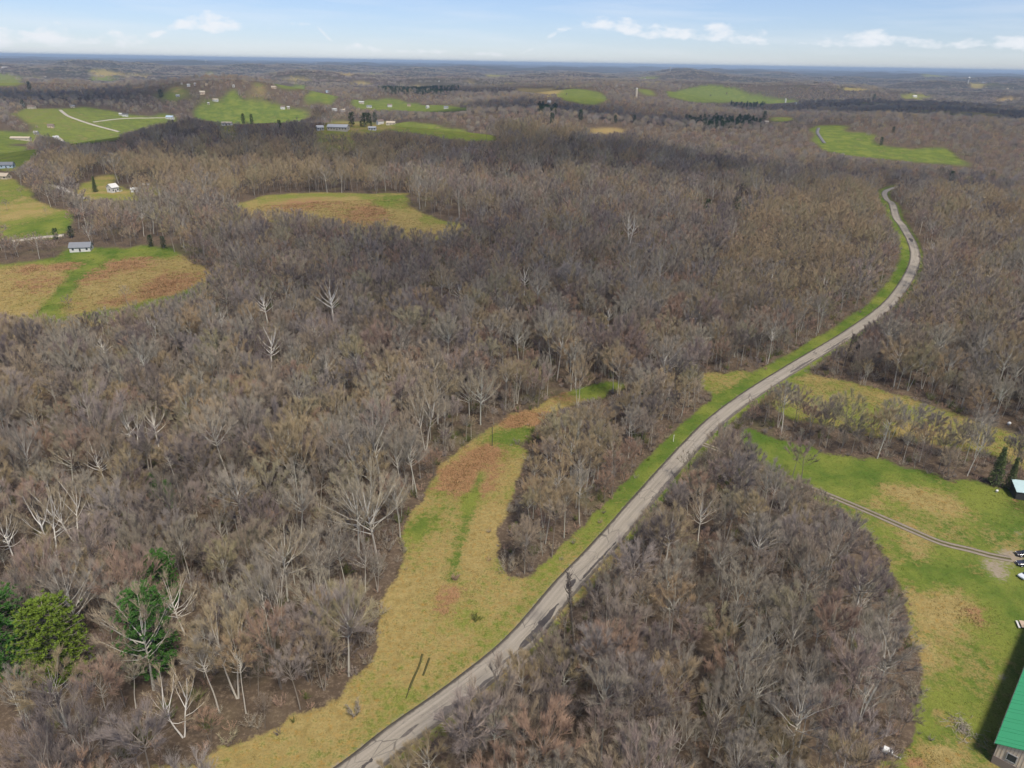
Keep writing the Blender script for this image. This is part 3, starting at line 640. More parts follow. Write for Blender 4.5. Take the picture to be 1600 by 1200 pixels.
def far_tree(seed, H=18, rx=6.5, n=300, wd=.26):
    """a tree more than half a kilometre away: trunk, a few limbs and twig sprays only"""
    r = np.random.default_rng(seed); wood = MB(); crown = MB(); TV = []; c0 = np.array([0, 0, H * .36])
    wood.tube([(0, 0, -1), (.2, 0, H * .45), (.1, .2, H * .8)], [.26, .18, .05], 3)
    for i in range(7):
        a = i * .9 + r.uniform(-.4, .4); p = np.array([0, 0, H * r.uniform(.3, .5)]); q = r.uniform(.3, .7)
        wood.tube([p, p + np.array([math.cos(a) * rx * q * .6, math.sin(a) * rx * q * .6, H * .16]), p + np.array([math.cos(a) * rx * q, math.sin(a) * rx * q, H * .36])], [.14, .09, .03], 3)
    for i in range(n):
        d = rvec(r); d[2] = d[2] if d[2] > -.35 else -d[2]; rr = r.uniform(.2, 1) ** .42; p = np.array([d[0] * rx * rr, d[1] * rx * rr, H * .5 + d[2] * H * .44 * rr])
        g = unit(unit(p - c0) * .9 + np.array([0, 0, .55]) + .35 * rvec(r)); L = r.uniform(1.4, 3.0); s = unit(np.cross(g, rvec(r))) * wd * .5 * r.uniform(.7, 1.3)
        TV.append((p - s - g * L * .5, p + s - g * L * .5, p + g * L * .5))
    V = np.array(TV).reshape(-1, 3); crown.add(V, [(3 * i, 3 * i + 1, 3 * i + 2) for i in range(len(TV))])
    return wood, crown
def shrub(seed, H=2.6, n=9, n_twig=26, tw=.05):
    r = np.random.default_rng(seed); m_ = MB(); TV = []
    for i in range(n):
        a = r.uniform(0, 6.28); d = unit(np.array([math.cos(a) * r.uniform(.2, .9), math.sin(a) * r.uniform(.2, .9), 1])); L = H * r.uniform(.6, 1)
        p0 = np.array([math.cos(a), math.sin(a), 0]) * r.uniform(0, .6) - np.array([0, 0, .2]); p1 = p0 + d * L * .5; p2 = p1 + unit(d + .3 * rvec(r)) * L * .5
        m_.tube([p0, p1, p2], [.035, .025, .012], 3)
        for q in range(n_twig):
            t = r.uniform(.2, 1); p = p0 + (p2 - p0) * t; g = unit(d * .5 + .9 * rvec(r) + np.array([0, 0, .45])); LL = r.uniform(.4, 1.0) * H * .34
            s = unit(np.cross(g, rvec(r))) * tw * .5; TV.append((p - s, p + s, p + g * LL))
    V = np.array(TV).reshape(-1, 3); m_.add(V, [(3 * i, 3 * i + 1, 3 * i + 2) for i in range(len(TV))])
    return m_
# ------------------------------------------------------------------ evergreens
def pine(seed, H=17, rx=5.2, whorls=20, per=8, tufts=8, blades=17, size=.55, cone=.25, droop=.0, base=.12):
    r = np.random.default_rng(seed); wood = MB(); crown = MB(); TV = []
    wood.tube([(0, 0, -1), (.15, .1, H * .5), (0, 0, H * .97)], [.32, .2, .04], 6)
    for i in range(whorls):
        t = base + (1 - base) * (i + .5) / whorls; z = H * t
        prof = (1 - t) ** (.55 if cone < .5 else 1.0) if cone >= .5 else math.sqrt(max(0.02, 1 - ((t - .42) / .6) ** 2)) if t > .42 else (.75 + .25 * t / .42)
        for j in range(per):
            a = j * 6.283 / per + i * 1.1 + r.uniform(-.35, .35); L = rx * prof * r.uniform(.72, 1.12)
            e = .22 - droop + .35 * t; d = np.array([math.cos(a), math.sin(a), e]); p0 = np.array([0, 0, z]); p2 = p0 + d * L
            wood.tube([p0, p0 + d * L * .5 + np.array([0, 0, -.1]), p2], [.07, .05, .02], 3)
            for q in range(tufts):
                u_ = .3 + .7 * (q + r.uniform(0, 1)) / tufts; c = p0 + d * L * u_ + np.array([r.normal(0, .32), r.normal(0, .32), r.normal(0, .16)])
                for b_ in range(blades):
                    g = unit(np.array([math.cos(a) * .6, math.sin(a) * .6, .75 - droop * 2]) + .95 * rvec(r)); LL = size * r.uniform(.6, 1.2); s = unit(np.cross(g, rvec(r))) * size * .17
                    TV.append((c - s, c + s, c + g * LL))
    V = np.array(TV).reshape(-1, 3); crown.add(V, [(3 * i, 3 * i + 1, 3 * i + 2) for i in range(len(TV))])
    return wood, crown

HID = bpy.data.collections.new('prototypes')     # prototypes for the woodland masses; not linked to the scene
KIND = {}     # kind -> list of dict(trunk mesh, crown mesh, joined mesh, height, lod)
def proto(kind, lod, wc, mats, H):
    wood, crown = wc; L = KIND.setdefault((kind, lod), [])
    nm = f'{kind}_{lod}_{len(L)}'
    j = MB(); j.add(wood.v, wood.f, 0); j.add(crown.v, crown.f, 1)
    jm = j.mesh(nm, list(mats)); jo = bpy.data.objects.new(nm, jm); HID.objects.link(jo)
    L.append(dict(trunk=wood.mesh('trunk', [mats[0]]), crown=crown.mesh('crown', [mats[1]]), obj=jo, H=H))
for i in range(6):
    proto('brown', 'near', bare_tree(100 + i, H=21, spread=[5.2, 4.4, 5.8, 3.6, 4.8, 6.4][i], base=[.44, .52, .36, .58, .48, .34][i], n_main=[16, 15, 18, 12, 16, 19][i], stems=[1, 1, 2, 1, 1, 2][i]), ('bark_brown', 'twig_brown'), 21)
for i in range(5):
    proto('brown', 'mid', bare_tree(120 + i, H=20, spread=[5.8, 5.0, 6.6, 4.4, 5.6][i], base=[.38, .44, .32, .48, .4][i], n_main=12, n_sec=6, n_twig=9, tw=.10, tl=2.4, sides=3), ('bark_brown', 'twig_brown'), 20)
    proto('brown', 'far', far_tree(140 + i, H=18, rx=[5.8, 5.2, 6.6, 4.8, 6.0][i]), ('bark_brown', 'twig_brown'), 18)
for i in range(3):
    for kn_, seed_, bk, hh, spn in (('tan', 200, 'bark_pale', 21, 5.8), ('red', 230, 'bark_brown', 18, 5.4), ('grey', 260, 'bark_pale', 22, 5.2)):
        proto(kn_, 'near', bare_tree(seed_ + i, H=hh, spread=spn * [.86, .72, 1.0][i], base=[.44, .54, .38][i], n_main=15, n_twig=22 if kn_ != 'grey' else 15, tw=.046, r0=.20, stems=[1, 1, 2][i]), (bk, 'twig_' + kn_), hh)
        proto(kn_, 'mid', bare_tree(seed_ + 10 + i, H=hh - 1, spread=spn * .98, base=.4, n_main=12, n_sec=6, n_twig=9 if kn_ != 'grey' else 7, tw=.10, tl=2.4, sides=3), (bk if kn_ == 'grey' else 'bark_brown', 'twig_' + kn_), hh - 1)
        proto(kn_, 'far', far_tree(seed_ + 20 + i, H=hh - 3, rx=5.8), ('bark_brown', 'twig_' + kn_), hh - 3)
    proto('white', 'near', bare_tree(300 + i, H=21, spread=6.6, base=.30, n_main=15, n_sec=8, n_twig=13, tw=.046, r0=.27, stems=[1, 2, 3][i], sides=5, stem_fan=.22, limb=.42), ('bark_white', 'twig_cream'), 21)
    proto('whitefar', 'near', bare_tree(330 + i, H=21, spread=6.8, base=.34, n_main=14, n_sec=7, n_twig=11, tw=.06, r0=.37, stems=[1, 2, 3][i], sides=5, stem_fan=.2, limb=.5), ('bark_white', 'twig_cream'), 21)
    proto('cream', 'near', bare_tree(310 + i, H=21, spread=6.2, base=.34, n_main=16, n_sec=9, n_twig=15, tw=.046, r0=.25, stems=[1, 1, 2][i], sides=5, limb=.42), ('bark_pale', 'twig_cream'), 21)
    proto('pine', 'near', pine(400 + i), ('bark_brown', ['needle_pine', 'needle_yellow', 'needle_pine'][i]), 17)
    proto('conifer', 'far', pine(410 + i, H=16, rx=3.4, whorls=11, per=5, tufts=3, blades=7, size=1.2, cone=.3), ('bark_brown', 'needle_dark'), 16)
    proto('spruce', 'near', pine(420 + i, H=15, rx=3.4, whorls=22, per=8, tufts=5, blades=9, size=.6, cone=1.0, droop=.3, base=.06), ('bark_brown', 'needle_spruce'), 15)
for i in range(3):
    s_ = MB(); pr = np.random.default_rng(50 + i)
    for q in range(5):       # a far clump of woodland: five crowns
        wd_, cr_ = far_tree(500 + i * 10 + q, H=pr.uniform(15, 19), rx=7, n=44, wd=1.1)
        o_ = np.array([pr.uniform(-18, 18), pr.uniform(-18, 18), 0]); s_.add(np.array(cr_.v) + o_, cr_.f, 1)
        s_.add(np.array(wd_.v)[:9] + o_, wd_.f[:6], 0)
    nm = f'clump_{i}'; jo = bpy.data.objects.new(nm, s_.mesh(nm, ['bark_brown', ['twig_brown', 'twig_brown', 'twig_grey'][i]])); HID.objects.link(jo); KIND.setdefault(('clump', 'far'), []).append(dict(obj=jo, H=15))
for i in range(4):
    sm = shrub(600 + i, H=[2.4, 3.2, 2.0, 2.8][i]); nm = f'shrub_{i}'
    jo = bpy.data.objects.new(nm, sm.mesh(nm, [['twig_brown', 'twig_grey', 'twig_red', 'shrub_green'][i]])); HID.objects.link(jo); KIND.setdefault(('shrub', 'near'), []).append(dict(obj=jo, H=2.5))
for i in range(3):
    t_ = MB(); r_ = np.random.default_rng(700 + i)
    for q in range(26):
        a = r_.uniform(0, 6.28); p = np.array([r_.normal(0, .4), r_.normal(0, .4), -.03]); g = unit(np.array([math.cos(a) * .55, math.sin(a) * .55, 1])); s = unit(np.cross(g, rvec(r_))) * .045; L = r_.uniform(.14, .38)
        t_.add([p - s, p + s, p + g * L], [(0, 1, 2)])
    nm = f'tuft_{i}'; jo = bpy.data.objects.new(nm, t_.mesh(nm, ['grass_blades'])); HID.objects.link(jo); KIND.setdefault(('tuft', 'near'), []).append(dict(obj=jo, H=.3))

def mass(name, label, cat, protos, P, rot, scl, idx, extra=None):
    """one uncountable mass: a point per plant, the plant placed there by geometry nodes"""
    me = bpy.data.meshes.new(name); me.vertices.add(len(P)); me.vertices.foreach_set('co', np.asarray(P, np.float32).ravel())
    def at(n_, t_, v, key='value', dt=np.float32):
        a = me.attributes.new(n_, t_, 'POINT'); a.data.foreach_set(key, np.asarray(v, dt).ravel())
    at('rot', 'FLOAT_VECTOR', rot, 'vector'); at('scl', 'FLOAT_VECTOR', scl, 'vector'); at('pick', 'INT', idx, dt=np.int32)
    for n_, v in (extra or {}).items(): at(n_, 'FLOAT', v)
    o = bpy.data.objects.new(name, me); COL.objects.link(o); tag(o, label, cat, None, 'stuff')
    pc = bpy.data.collections.new(name + '_prototypes')
    for q in protos: pc.objects.link(q['obj'])
    order = sorted(range(len(protos)), key=lambda i: protos[i]['obj'].name)
    assert order == list(range(len(protos))), name
    ng = bpy.data.node_groups.new(name, 'GeometryNodeTree')
    ng.interface.new_socket('Geometry', in_out='INPUT', socket_type='NodeSocketGeometry'); ng.interface.new_socket('Geometry', in_out='OUTPUT', socket_type='NodeSocketGeometry')
    N = ng.nodes; gi = N.new('NodeGroupInput'); go = N.new('NodeGroupOutput'); ip = N.new('GeometryNodeInstanceOnPoints'); ci = N.new('GeometryNodeCollectionInfo')
    ci.inputs['Collection'].default_value = pc; ci.inputs['Separate Children'].default_value = True; ci.inputs['Reset Children'].default_value = True
    def na(n_, t_):
        q = N.new('GeometryNodeInputNamedAttribute'); q.data_type = t_; q.inputs['Name'].default_value = n_; return q.outputs['Attribute']
    lk = ng.links.new; mp = N.new('GeometryNodeMeshToPoints')
    lk(gi.outputs[0], mp.inputs[0]); lk(mp.outputs[0], ip.inputs['Points']); lk(ci.outputs[0], ip.inputs['Instance']); ip.inputs['Pick Instance'].default_value = True
    lk(na('pick', 'INT'), ip.inputs['Instance Index']); lk(na('scl', 'FLOAT_VECTOR'), ip.inputs['Scale'])
    er = N.new('FunctionNodeEulerToRotation'); lk(na('rot', 'FLOAT_VECTOR'), er.inputs[0]); lk(er.outputs[0], ip.inputs['Rotation']); lk(ip.outputs[0], go.inputs[0])
    md = o.modifiers.new('plants', 'NODES'); md.node_group = ng
    return o
def plant(name, pr, P, h, rz, label, cat, group, tilt=0.0, wide=1.0):
    """one tree of its own: an empty at the foot, trunk and crown below it"""
    s = h / pr['H']; e = empty(name, P, rz, (s * wide, s * wide, s)); e.rotation_euler = (tilt * math.cos(rz * 3), tilt * math.sin(rz * 3), rz)
    for key in ('trunk', 'crown'):
        c = bpy.data.objects.new(key, pr[key]); COL.objects.link(c); c.parent = e
    return tag(e, label, cat, group)

# ------------------------------------------------------------------ trees picked out in the photograph
PLACED = []        # (x, y, radius) kept clear of scattered trees
def clear_for(P, r, corridor=0):
    PLACED.append((P[0], P[1], r)); v = unit(np.array([-P[0], -P[1]]))
    for q in range(1, int(corridor / (r * .9)) + 1): PLACED.append((P[0] + v[0] * q * r * .9, P[1] + v[1] * q * r * .9, r))
def put(kind, lod, var, base_px, ytop, label, cat, name, group=None, wide=1.0, hmax=30, clear=2.5):
    P = ground(*base_px); h = min(hmax, height_to(P, ytop)); pr = KIND[(kind, lod)]; pr = pr[var % len(pr)]
    clear_for(P, clear, .6 * clear)
    return plant(name, pr, P, h, (base_px[0] * 1.7) % 6.28, label, cat, group, .02, wide)
SYC = [  # kind, variant, base pixel, top pixel y, label
    ('white', 1, (243, 534), 486, 'white-barked forked tree just below the near edge of the russet old field'),
    ('white', 0, (168, 567), 520, 'leaning white-barked tree left of the forked one under the old field'),
    ('white', 0, (347, 522), 480, 'white-barked tree between two pale crowns right of the old field'),
    ('white', 0, (419, 507), 452, 'tall white-barked tree with open crown, right of the old field corner'),
    ('white', 0, (425, 580), 512, 'slim white-barked tree standing alone in front of dark brown crowns'),
    ('white', 0, (497, 547), 494, 'white-barked tree with rounded cream crown beside a small evergreen'),
    ('cream', 2, (60, 692), 622, 'pale wide-branched tree in the wood near the left picture edge'),
    ('white', 2, (213, 708), 632, 'spreading many-stemmed white tree in the middle of the left wood'),
    ('white', 0, (248, 698), 632, 'white-barked tree close on the right of the spreading many-stemmed one'),
    ('white', 0, (166, 758), 684, 'thin straight white trunk below the spreading many-stemmed tree'),
    ('white', 0, (522, 507), 437, 'brightest white-barked tree with bare horizontal limbs in mid wood'),
    ('white', 0, (722, 482), 438, 'white-barked tree at the end of a row of pale trunks'),
    ('cream', 0, (691, 468), 418, 'first pale trunk of the row in the mid wood'),
    ('cream', 1, (704, 468), 422, 'second pale trunk of the row in the mid wood'),
    ('white', 0, (819, 462), 416, 'white-barked tree with yellowish crown right of the row of pale trunks'),
    ('cream', 0, (916, 517), 478, 'slender pale tree left of its whiter twin above the clearing'),
    ('white', 0, (950, 517), 475, 'white-barked twin tree above the clearing'),
    ('cream', 1, (817, 564), 520, 'small pale tree in the dark wood above the meadow head'),
    ('cream', 2, (665, 704), 600, 'great twin-stemmed cream tree at the wood edge by the bramble patch'),
    ('cream', 0, (733, 654), 582, 'cream tree between the great twin-stemmed tree and the meadow head'),
    ('cream', 1, (751, 664), 578, 'straight cream trunk nearest the meadow head'),
    ('white', 1, (88, 868), 768, 'big white forked tree with fanned limbs in the lower left wood'),
    ('white', 1, (121, 852), 750, 'big white tree right behind the fanned forked one'),
    ('white', 0, (25, 882), 798, 'leaning white tree at the left picture edge'),
    ('cream', 1, (240, 1078), 928, 'tall curved tan tree in front of the pine pair'),
    ('white', 0, (288, 992), 898, 'pale lichen-grey tree right of the pine pair'),
    ('white', 1, (287, 1152), 1056, 'forked white-grey tree near the lower wood edge'),
    ('white', 1, (1288, 454), 424, 'small white forked tree in the tan grove left of the road bend'),
    ('white', 2, (1577, 358), 332, 'white many-stemmed tree near the right picture edge beyond the road'),
    ('white', 1, (983, 384), 334, 'broad whitish tree standing in the central wood'),
    ('white', 2, (1520, 442), 414, 'whitish bushy tree in the wood right of the road bend'),
    ('white', 2, (1577, 470), 440, 'whitish bushy tree by the right picture edge'),
    ('white', 0, (1340, 945), 890, 'white leaning dead trunk at the edge of the roadside grove'),
    ('white', 2, (1452, 398), 374, 'whitish bush-like tree on the outside of the road bend'),
    ('cream', 1, (115, 760), 690, 'pale slim tree left of the thin straight white trunk'),
    ('cream', 0, (560, 870), 740, 'tall lichen-pale tree at the wood edge beside the gold meadow'),
    ('cream', 1, (590, 880), 735, 'outermost tall pale tree at the wood edge beside the gold meadow'),
    ('cream', 0, (450, 940), 820, 'tall pale tree inside the wood behind the green shrub'),
    ('cream', 0, (1090, 850), 765, 'pale straight tree at the road side of the right grove'),
]
for kd, v, bp_, yt, lb in SYC:
    put('whitefar' if kd == 'white' and bp_[1] < 600 else kd, 'near', v, bp_, yt, lb, 'tree', 'sycamore_tree' if kd == 'white' else 'pale_tree', 'white and pale barked trees', hmax=28, clear=(4.4 if bp_[1] > 640 else 6) if kd == 'white' else 3.8)
PINES = [('pine', 0, (22, 1062), 936, 1.15, 'dark green white pine cut by the left picture edge'), ('pine', 1, (106, 1075), 948, 1.05, 'bright yellow-green round pine in the lower left wood'),
         ('pine', 2, (264, 958), 868, .85, 'rear pine of the pair behind the curved tan tree'), ('pine', 0, (248, 1064), 930, .85, 'front pine of the pair behind the curved tan tree'),
         ('pine', 1, (283, 722), 692, .7, 'small green pine alone above the larger evergreens'), ('pine', 2, (243, 788), 742, .55, 'left of two small dark pines in the left wood'),
         ('pine', 0, (268, 800), 752, .55, 'right of two small dark pines in the left wood'),
         ('spruce', 0, (1554, 758), 700, .9, 'olive spruce at the end of the tree line by the green field'), ('spruce', 1, (1576, 764), 716, .8, 'smaller olive spruce at the tip of the tree line'),
         ('spruce', 2, (149, 300), 276, 1.0, 'pointed dark spruce beside the white gabled house')]
for kd, v, bp_, yt, wd_, lb in PINES:
    put(kd, 'near', v, bp_, yt, lb, 'tree', 'pine_tree' if kd == 'pine' else 'spruce_tree', 'evergreen trees', wide=wd_ * 1.0, hmax=24, clear=5)
FARCON = [((550, 198), 180, 1.3, 'left tall evergreen of three by the long pale barn'), ((570, 198), 181, 1.6, 'middle bushy evergreen by the farmhouse'), ((577, 196), 181, 1.2, 'evergreen close behind the bushy one at the farm'),
          ((586, 194), 180, 1.0, 'right narrow evergreen by the farmhouse'), ((564, 198), 193, 1.2, 'low round evergreen in the farm yard'), ((580, 199), 194, 1.2, 'low evergreen before the farmhouse'),
          ((437, 203), 192, 1.2, 'dark evergreen on the purple ridge'), ((381, 196), 182, .9, 'slim evergreen below the green hill'), ((394, 196), 183, .9, 'second slim evergreen below the green hill'),
          ((776, 283), 270, 1.6, 'left dark evergreen in the central wood'), ((795, 284), 270, 1.8, 'bushy green evergreen in the central wood'), ((815, 284), 272, 1.6, 'green evergreen right in the central row'), ((857, 282), 270, 1.0, 'lone evergreen right of the central row'),
          ((1105, 332), 316, 1.5, 'first evergreen of the loose group left of the tan grove'), ((1128, 334), 318, 1.5, 'second evergreen of the loose group left of the tan grove'), ((1151, 330), 312, 1.5, 'darkest evergreen of the loose group left of the tan grove'),
          ((1176, 326), 310, 1.5, 'light green evergreen of the loose group left of the tan grove'), ((1268, 296), 283, 1.5, 'round evergreen alone above the tan grove'), ((1238, 340), 326, 1.4, 'evergreen within the tan grove'),
          ((1485, 285), 272, 1.3, 'evergreen in the wood right of the far road'), ((1549, 281), 270, 1.3, 'evergreen near the right picture edge beyond the wood'), ((862, 195), 181, 1.2, 'dark evergreen before the far tan slope'),
          ((907, 190), 176, 1.2, 'evergreen above the far tan slope'), ((961, 194), 184, 1.2, 'evergreen right of the far tan slope'), ((991, 192), 184, 1.2, 'evergreen at the end of the far tan slope'), ((1194, 189), 178, 1.2, 'evergreen beside the far roadside house'),
          ((1395, 209), 202, 1.1, 'evergreen in the wood behind the far pasture'), ((37, 170), 161, 1.3, 'evergreen beside the far left farmhouse'), ((47, 143), 131, 1.2, 'evergreen on the far left ridge'), ((252, 152), 144, 1.8, 'round evergreen in the far small pasture'),
          ((88, 375), 361, 1.3, 'dark evergreen left of the grey roofed barn'), ((112, 372), 358, 1.3, 'evergreen behind the grey roofed barn'), ((236, 386), 372, 1.2, 'evergreen in the hedge right of the barn'), ((256, 388), 374, 1.2, 'evergreen at the end of the hedge right of the barn'),
          ((1365, 158), 152, 1.4, 'far evergreen clump in the right valley'), ((1405, 131), 127, 2.0, 'far dark evergreen patch below the right horizon')]
for i, (bp_, yt, wd_, lb) in enumerate(FARCON):
    put('conifer', 'far', i, bp_, yt - 4, lb, 'tree', 'evergreen_tree', 'evergreen trees', wide=wd_, hmax=26, clear=11)
# small leafing shrub in the lower left wood, orchard trees in the pasture, lone field trees
def put_shrub(px, h, mat, label, name='shrub'):
    P = ground(*px); e = empty(name, P); sm = shrub(int(px[0]), H=h, n=12, n_twig=40, tw=.07); sm.build('branches', mat, e); tag(e, label, 'shrub', 'single shrubs'); PLACED.append((P[0], P[1], 2))
put_shrub((435, 962), 5.5, 'shrub_green', 'yellow-green leafing shrub among bare trees in the lower left wood')
put_shrub((1203, 1196), 2.4, 'needle_yellow', 'bright green bush at the bottom edge below the roadside grove')
put_shrub((745, 968), 2.0, 'shrub_green', 'low grey-green bush alone in the gold meadow')
put_shrub((712, 905), 1.8, 'twig_red', 'low reddish bush in the middle of the gold meadow')
put_shrub((555, 1115), 3.0, 'twig_grey', 'thin grey sapling bush at the lower edge of the wood')
for i, (px, yt, lb) in enumerate([((34, 307), 292, 'small bare tree on the upper edge of the left pasture'), ((12, 330), 312, 'wide bare tree in the left pasture'), ((73, 336), 324, 'small dark bare tree low in the left pasture'),
                                  ((1236, 752), 692, 'dark bare tree beside the driveway in the green field'), ((1252, 752), 696, 'wide dark bare tree right beside it at the driveway'), ((1074, 752), 706, 'small dark bare tree on the right road verge'),
                                  ((200, 478), 448, 'bare tree standing alone in the russet old field'), ((108, 485), 462, 'thin bare tree at the near edge of the old field')]):
    put('brown', 'mid', i, px, yt, lb, 'tree', 'field_tree', 'trees alone in the fields')
for i, (px, yt, lb) in enumerate([((250, 165), 157, 'first bare tree by the far left lane'), ((300, 172), 164, 'bare tree on the edge of the far green hill'), ((1110, 152), 147, 'bare tree on the far right green hill'), ((1135, 150), 143, 'second bare tree on the far right green hill'),
                                  ((885, 150), 145, 'bare tree in the far pasture strip')]):
    put('brown', 'far', i, px, yt, lb, 'tree', 'field_tree', 'trees alone in the fields')
# ivy-grown dead trunks by the road
def snag(px, ytop, label, lean):
    P = ground(*px); h = height_to(P, ytop); e = empty('ivy_snag', P, 0); r_ = np.random.default_rng(px[0]); w_ = MB()
    Tp = np.array([[lean * h * t * .12, 0, h * t - .5] for t in np.linspace(0, 1, 6)]); w_.tube(Tp, np.linspace(.34, .16, 6), 6); w_.build('trunk', 'bark_brown', e)
    iv = MB(); TV = []
    for q in range(1500):
        t = r_.uniform(.05, 1); p = np.array([lean * h * t * .12, 0, h * t - .5]); d = unit(np.array([r_.normal(), r_.normal(), .4 * r_.normal()])); p = p + d * r_.uniform(.1, .75) * (1.15 - .4 * t); g = rvec(r_); s = unit(np.cross(g, rvec(r_))) * .05; TV.append((p - s, p + s, p + g * .5))
    iv.add(np.array(TV).reshape(-1, 3), [(3 * i, 3 * i + 1, 3 * i + 2) for i in range(len(TV))]); iv.build('ivy', 'vine', e)
    br = MB()
    for q in range(7):
        t = r_.uniform(.55, 1); p = np.array([lean * h * t * .12, 0, h * t - .5]); a = r_.uniform(0, 6.28); br.tube([p, p + np.array([math.cos(a) * .8, math.sin(a) * .8, .9]), p + np.array([math.cos(a) * 1.3, math.sin(a) * 1.3, 2.2])], [.09, .06, .02], 4)
    br.build('limb', 'vine', e); tag(e, label, 'dead tree', 'ivy covered trunks'); PLACED.append((P[0], P[1], 4))
snag((899, 1018), 893, 'dark ivy-covered dead trunk rising in front of the road patches', -1)
snag((915, 1004), 910, 'dark ivy-covered dead trunk right of the one before the road', 1)
snag((1320, 572), 520, 'dark dead trunk beside the upper road, left of two', .5)
snag((1330, 566), 528, 'dark dead trunk beside the upper road, right of two', 1.5)

# ------------------------------------------------------------------ buildings, vehicles and small things
for nm, c, ro in (('paint_white', (.62, .61, .58), .6), ('paint_cream', (.50, .44, .34), .7), ('paint_tan', (.55, .43, .31), .7), ('paint_grey', (.38, .38, .38), .7), ('paint_blue', (.45, .55, .66), .6), ('brick', (.30, .16, .11), .85),
                  ('shingle_grey', (.20, .21, .23), .8), ('shingle_dark', (.085, .08, .08), .85), ('shingle_brown', (.20, .15, .12), .85), ('metal_pale', (.46, .46, .45), .6), ('metal_blue', (.40, .50, .60), .5), ('metal_tan', (.45, .38, .29), .6),
                  ('metal_teal', (.42, .55, .56), .5), ('stone_dark', (.24, .195, .165), .9), ('wood_pole', (.26, .20, .15), .9), ('wood_pale', (.52, .40, .29), .8), ('plastic_white', (.80, .80, .78), .4), ('rubber', (.02, .02, .02), .8), ('steel', (.45, .45, .46), .4)):
    simple(nm, c, ro, .3, .14, .8)
simple('roof_green', (.055, .36, .16), .45, .4, .07, .35)
simple('trim_dark', (.05, .05, .05), .6, .3, .1)
def gloss(name, col, rough, metal=0.0, coat=0.0):
    m, nt, b = new_mat(name); b.inputs['Base Color'].default_value = (*col, 1); b.inputs['Roughness'].default_value = rough; b.inputs['Metallic'].default_value = metal; b.inputs['Specular IOR Level'].default_value = .5; b.inputs['Coat Weight'].default_value = coat
gloss('glass', (.03, .04, .05), .08); gloss('car_silver', (.66, .70, .74), .28, .0, .6); gloss('car_navy', (.035, .04, .075), .25, .0, .8); gloss('car_black', (.028, .025, .035), .25, .0, .8); gloss('lamp_lens', (.75, .75, .72), .15)

def house(px, w_, d_, h, yaw, wall, roof, label, name='house', rise=.42, windows=3, chimney=False, cat='house', corridor=None, porch=False):
    """gabled house: ridge along its length; windows and a door stand proud of the walls"""
    P = ground(*px); dist = math.hypot(P[0], P[1]); q_ = pix_dir(*px); fs = min(1.2, max(.45, dist / (CAM_H / max(.004, -q_[2])))); w_, d_, h = w_ * fs, d_ * fs, max(2.6, h * (.4 + .6 * fs)); e = empty(name, P, yaw); hw, hd = w_ / 2, d_ / 2; rs = hd * rise * 2 * .8
    a = MB(); a.box(-hw, hw, -hd, hd, -1.5, h)
    for s in (-1, 1): a.add([(s * hw, -hd, h), (s * hw, hd, h), (s * hw, 0, h + rs)], [(0, 1, 2)])
    wl = a.build('wall', wall, e)
    rf = MB(); o = .5; t = .18
    for s in (-1, 1):
        y0, z0 = s * (hd + o), h - o * rs / hd + .05; V = [(-hw - o, y0, z0), (hw + o, y0, z0), (hw + o, 0, h + rs + .05), (-hw - o, 0, h + rs + .05)]; V += [(q[0], q[1], q[2] + t) for q in V]
        rf.add(V, [(0, 1, 2, 3), (7, 6, 5, 4), (0, 4, 5, 1), (1, 5, 6, 2), (3, 7, 4, 0)])
    ro = rf.build('roof', roof, e)
    if chimney: c = MB(); c.box(hw * .3, hw * .3 + .9, -.5, .5, h + rs * .4, h + rs + 1.2); c.build('chimney', 'brick', ro)
    if dist < 2300:
        for s in (-1, 1):
            for q in range(windows):
                cx = -hw + w_ * (q + .5) / windows
                if s == -1 and q == windows // 2:
                    c = MB(); c.box(cx - .55, cx + .55, -hd - .06, -hd - .003, 0, 2.1); c.build('door', 'trim_dark', e); continue
                c = MB(); y0, y1 = (s * hd + (.003 if s > 0 else -.05), s * hd + (.05 if s > 0 else -.003)); c.box(cx - .6, cx + .6, y0, y1, h * .32, h * .32 + 1.3); c.build('window', 'glass', e)
        for s in (-1, 1):
            c = MB(); x0, x1 = (s * hw + (.003 if s > 0 else -.05), s * hw + (.05 if s > 0 else -.003)); c.box(x0, x1, -.6, .6, h * .4, h * .4 + 1.3); c.build('window', 'glass', e)
    if porch:
        c = MB(); c.box(hw + .05, hw + 4, -hd * .8, hd * .5, 2.3, 2.5); c.build('porch_roof', 'shingle_dark', e); c = MB(); c.box(hw + .05, hw + 3.8, -hd * .75, hd * .45, -1, .3); c.build('porch_floor', 'paint_white', e)
        for q in (-.7, .4):
            c = MB(); c.box(hw + 3.5, hw + 3.7, hd * q, hd * q + .2, .3, 2.3); c.build('post', 'paint_white', e)
    tag(e, label, cat, 'farm buildings and houses'); cr = (120 if dist > 900 else 25) if corridor is None else corridor
    rr = max(w_ * .75, 9); v = unit(np.array([-P[0], -P[1]])); YARDS.extend([(P[:2] + v * q * rr, rr * (1 + .25 * math.sin(q * 2.1 + px[0]))) for q in range(int(cr / rr) + 1)]); return e
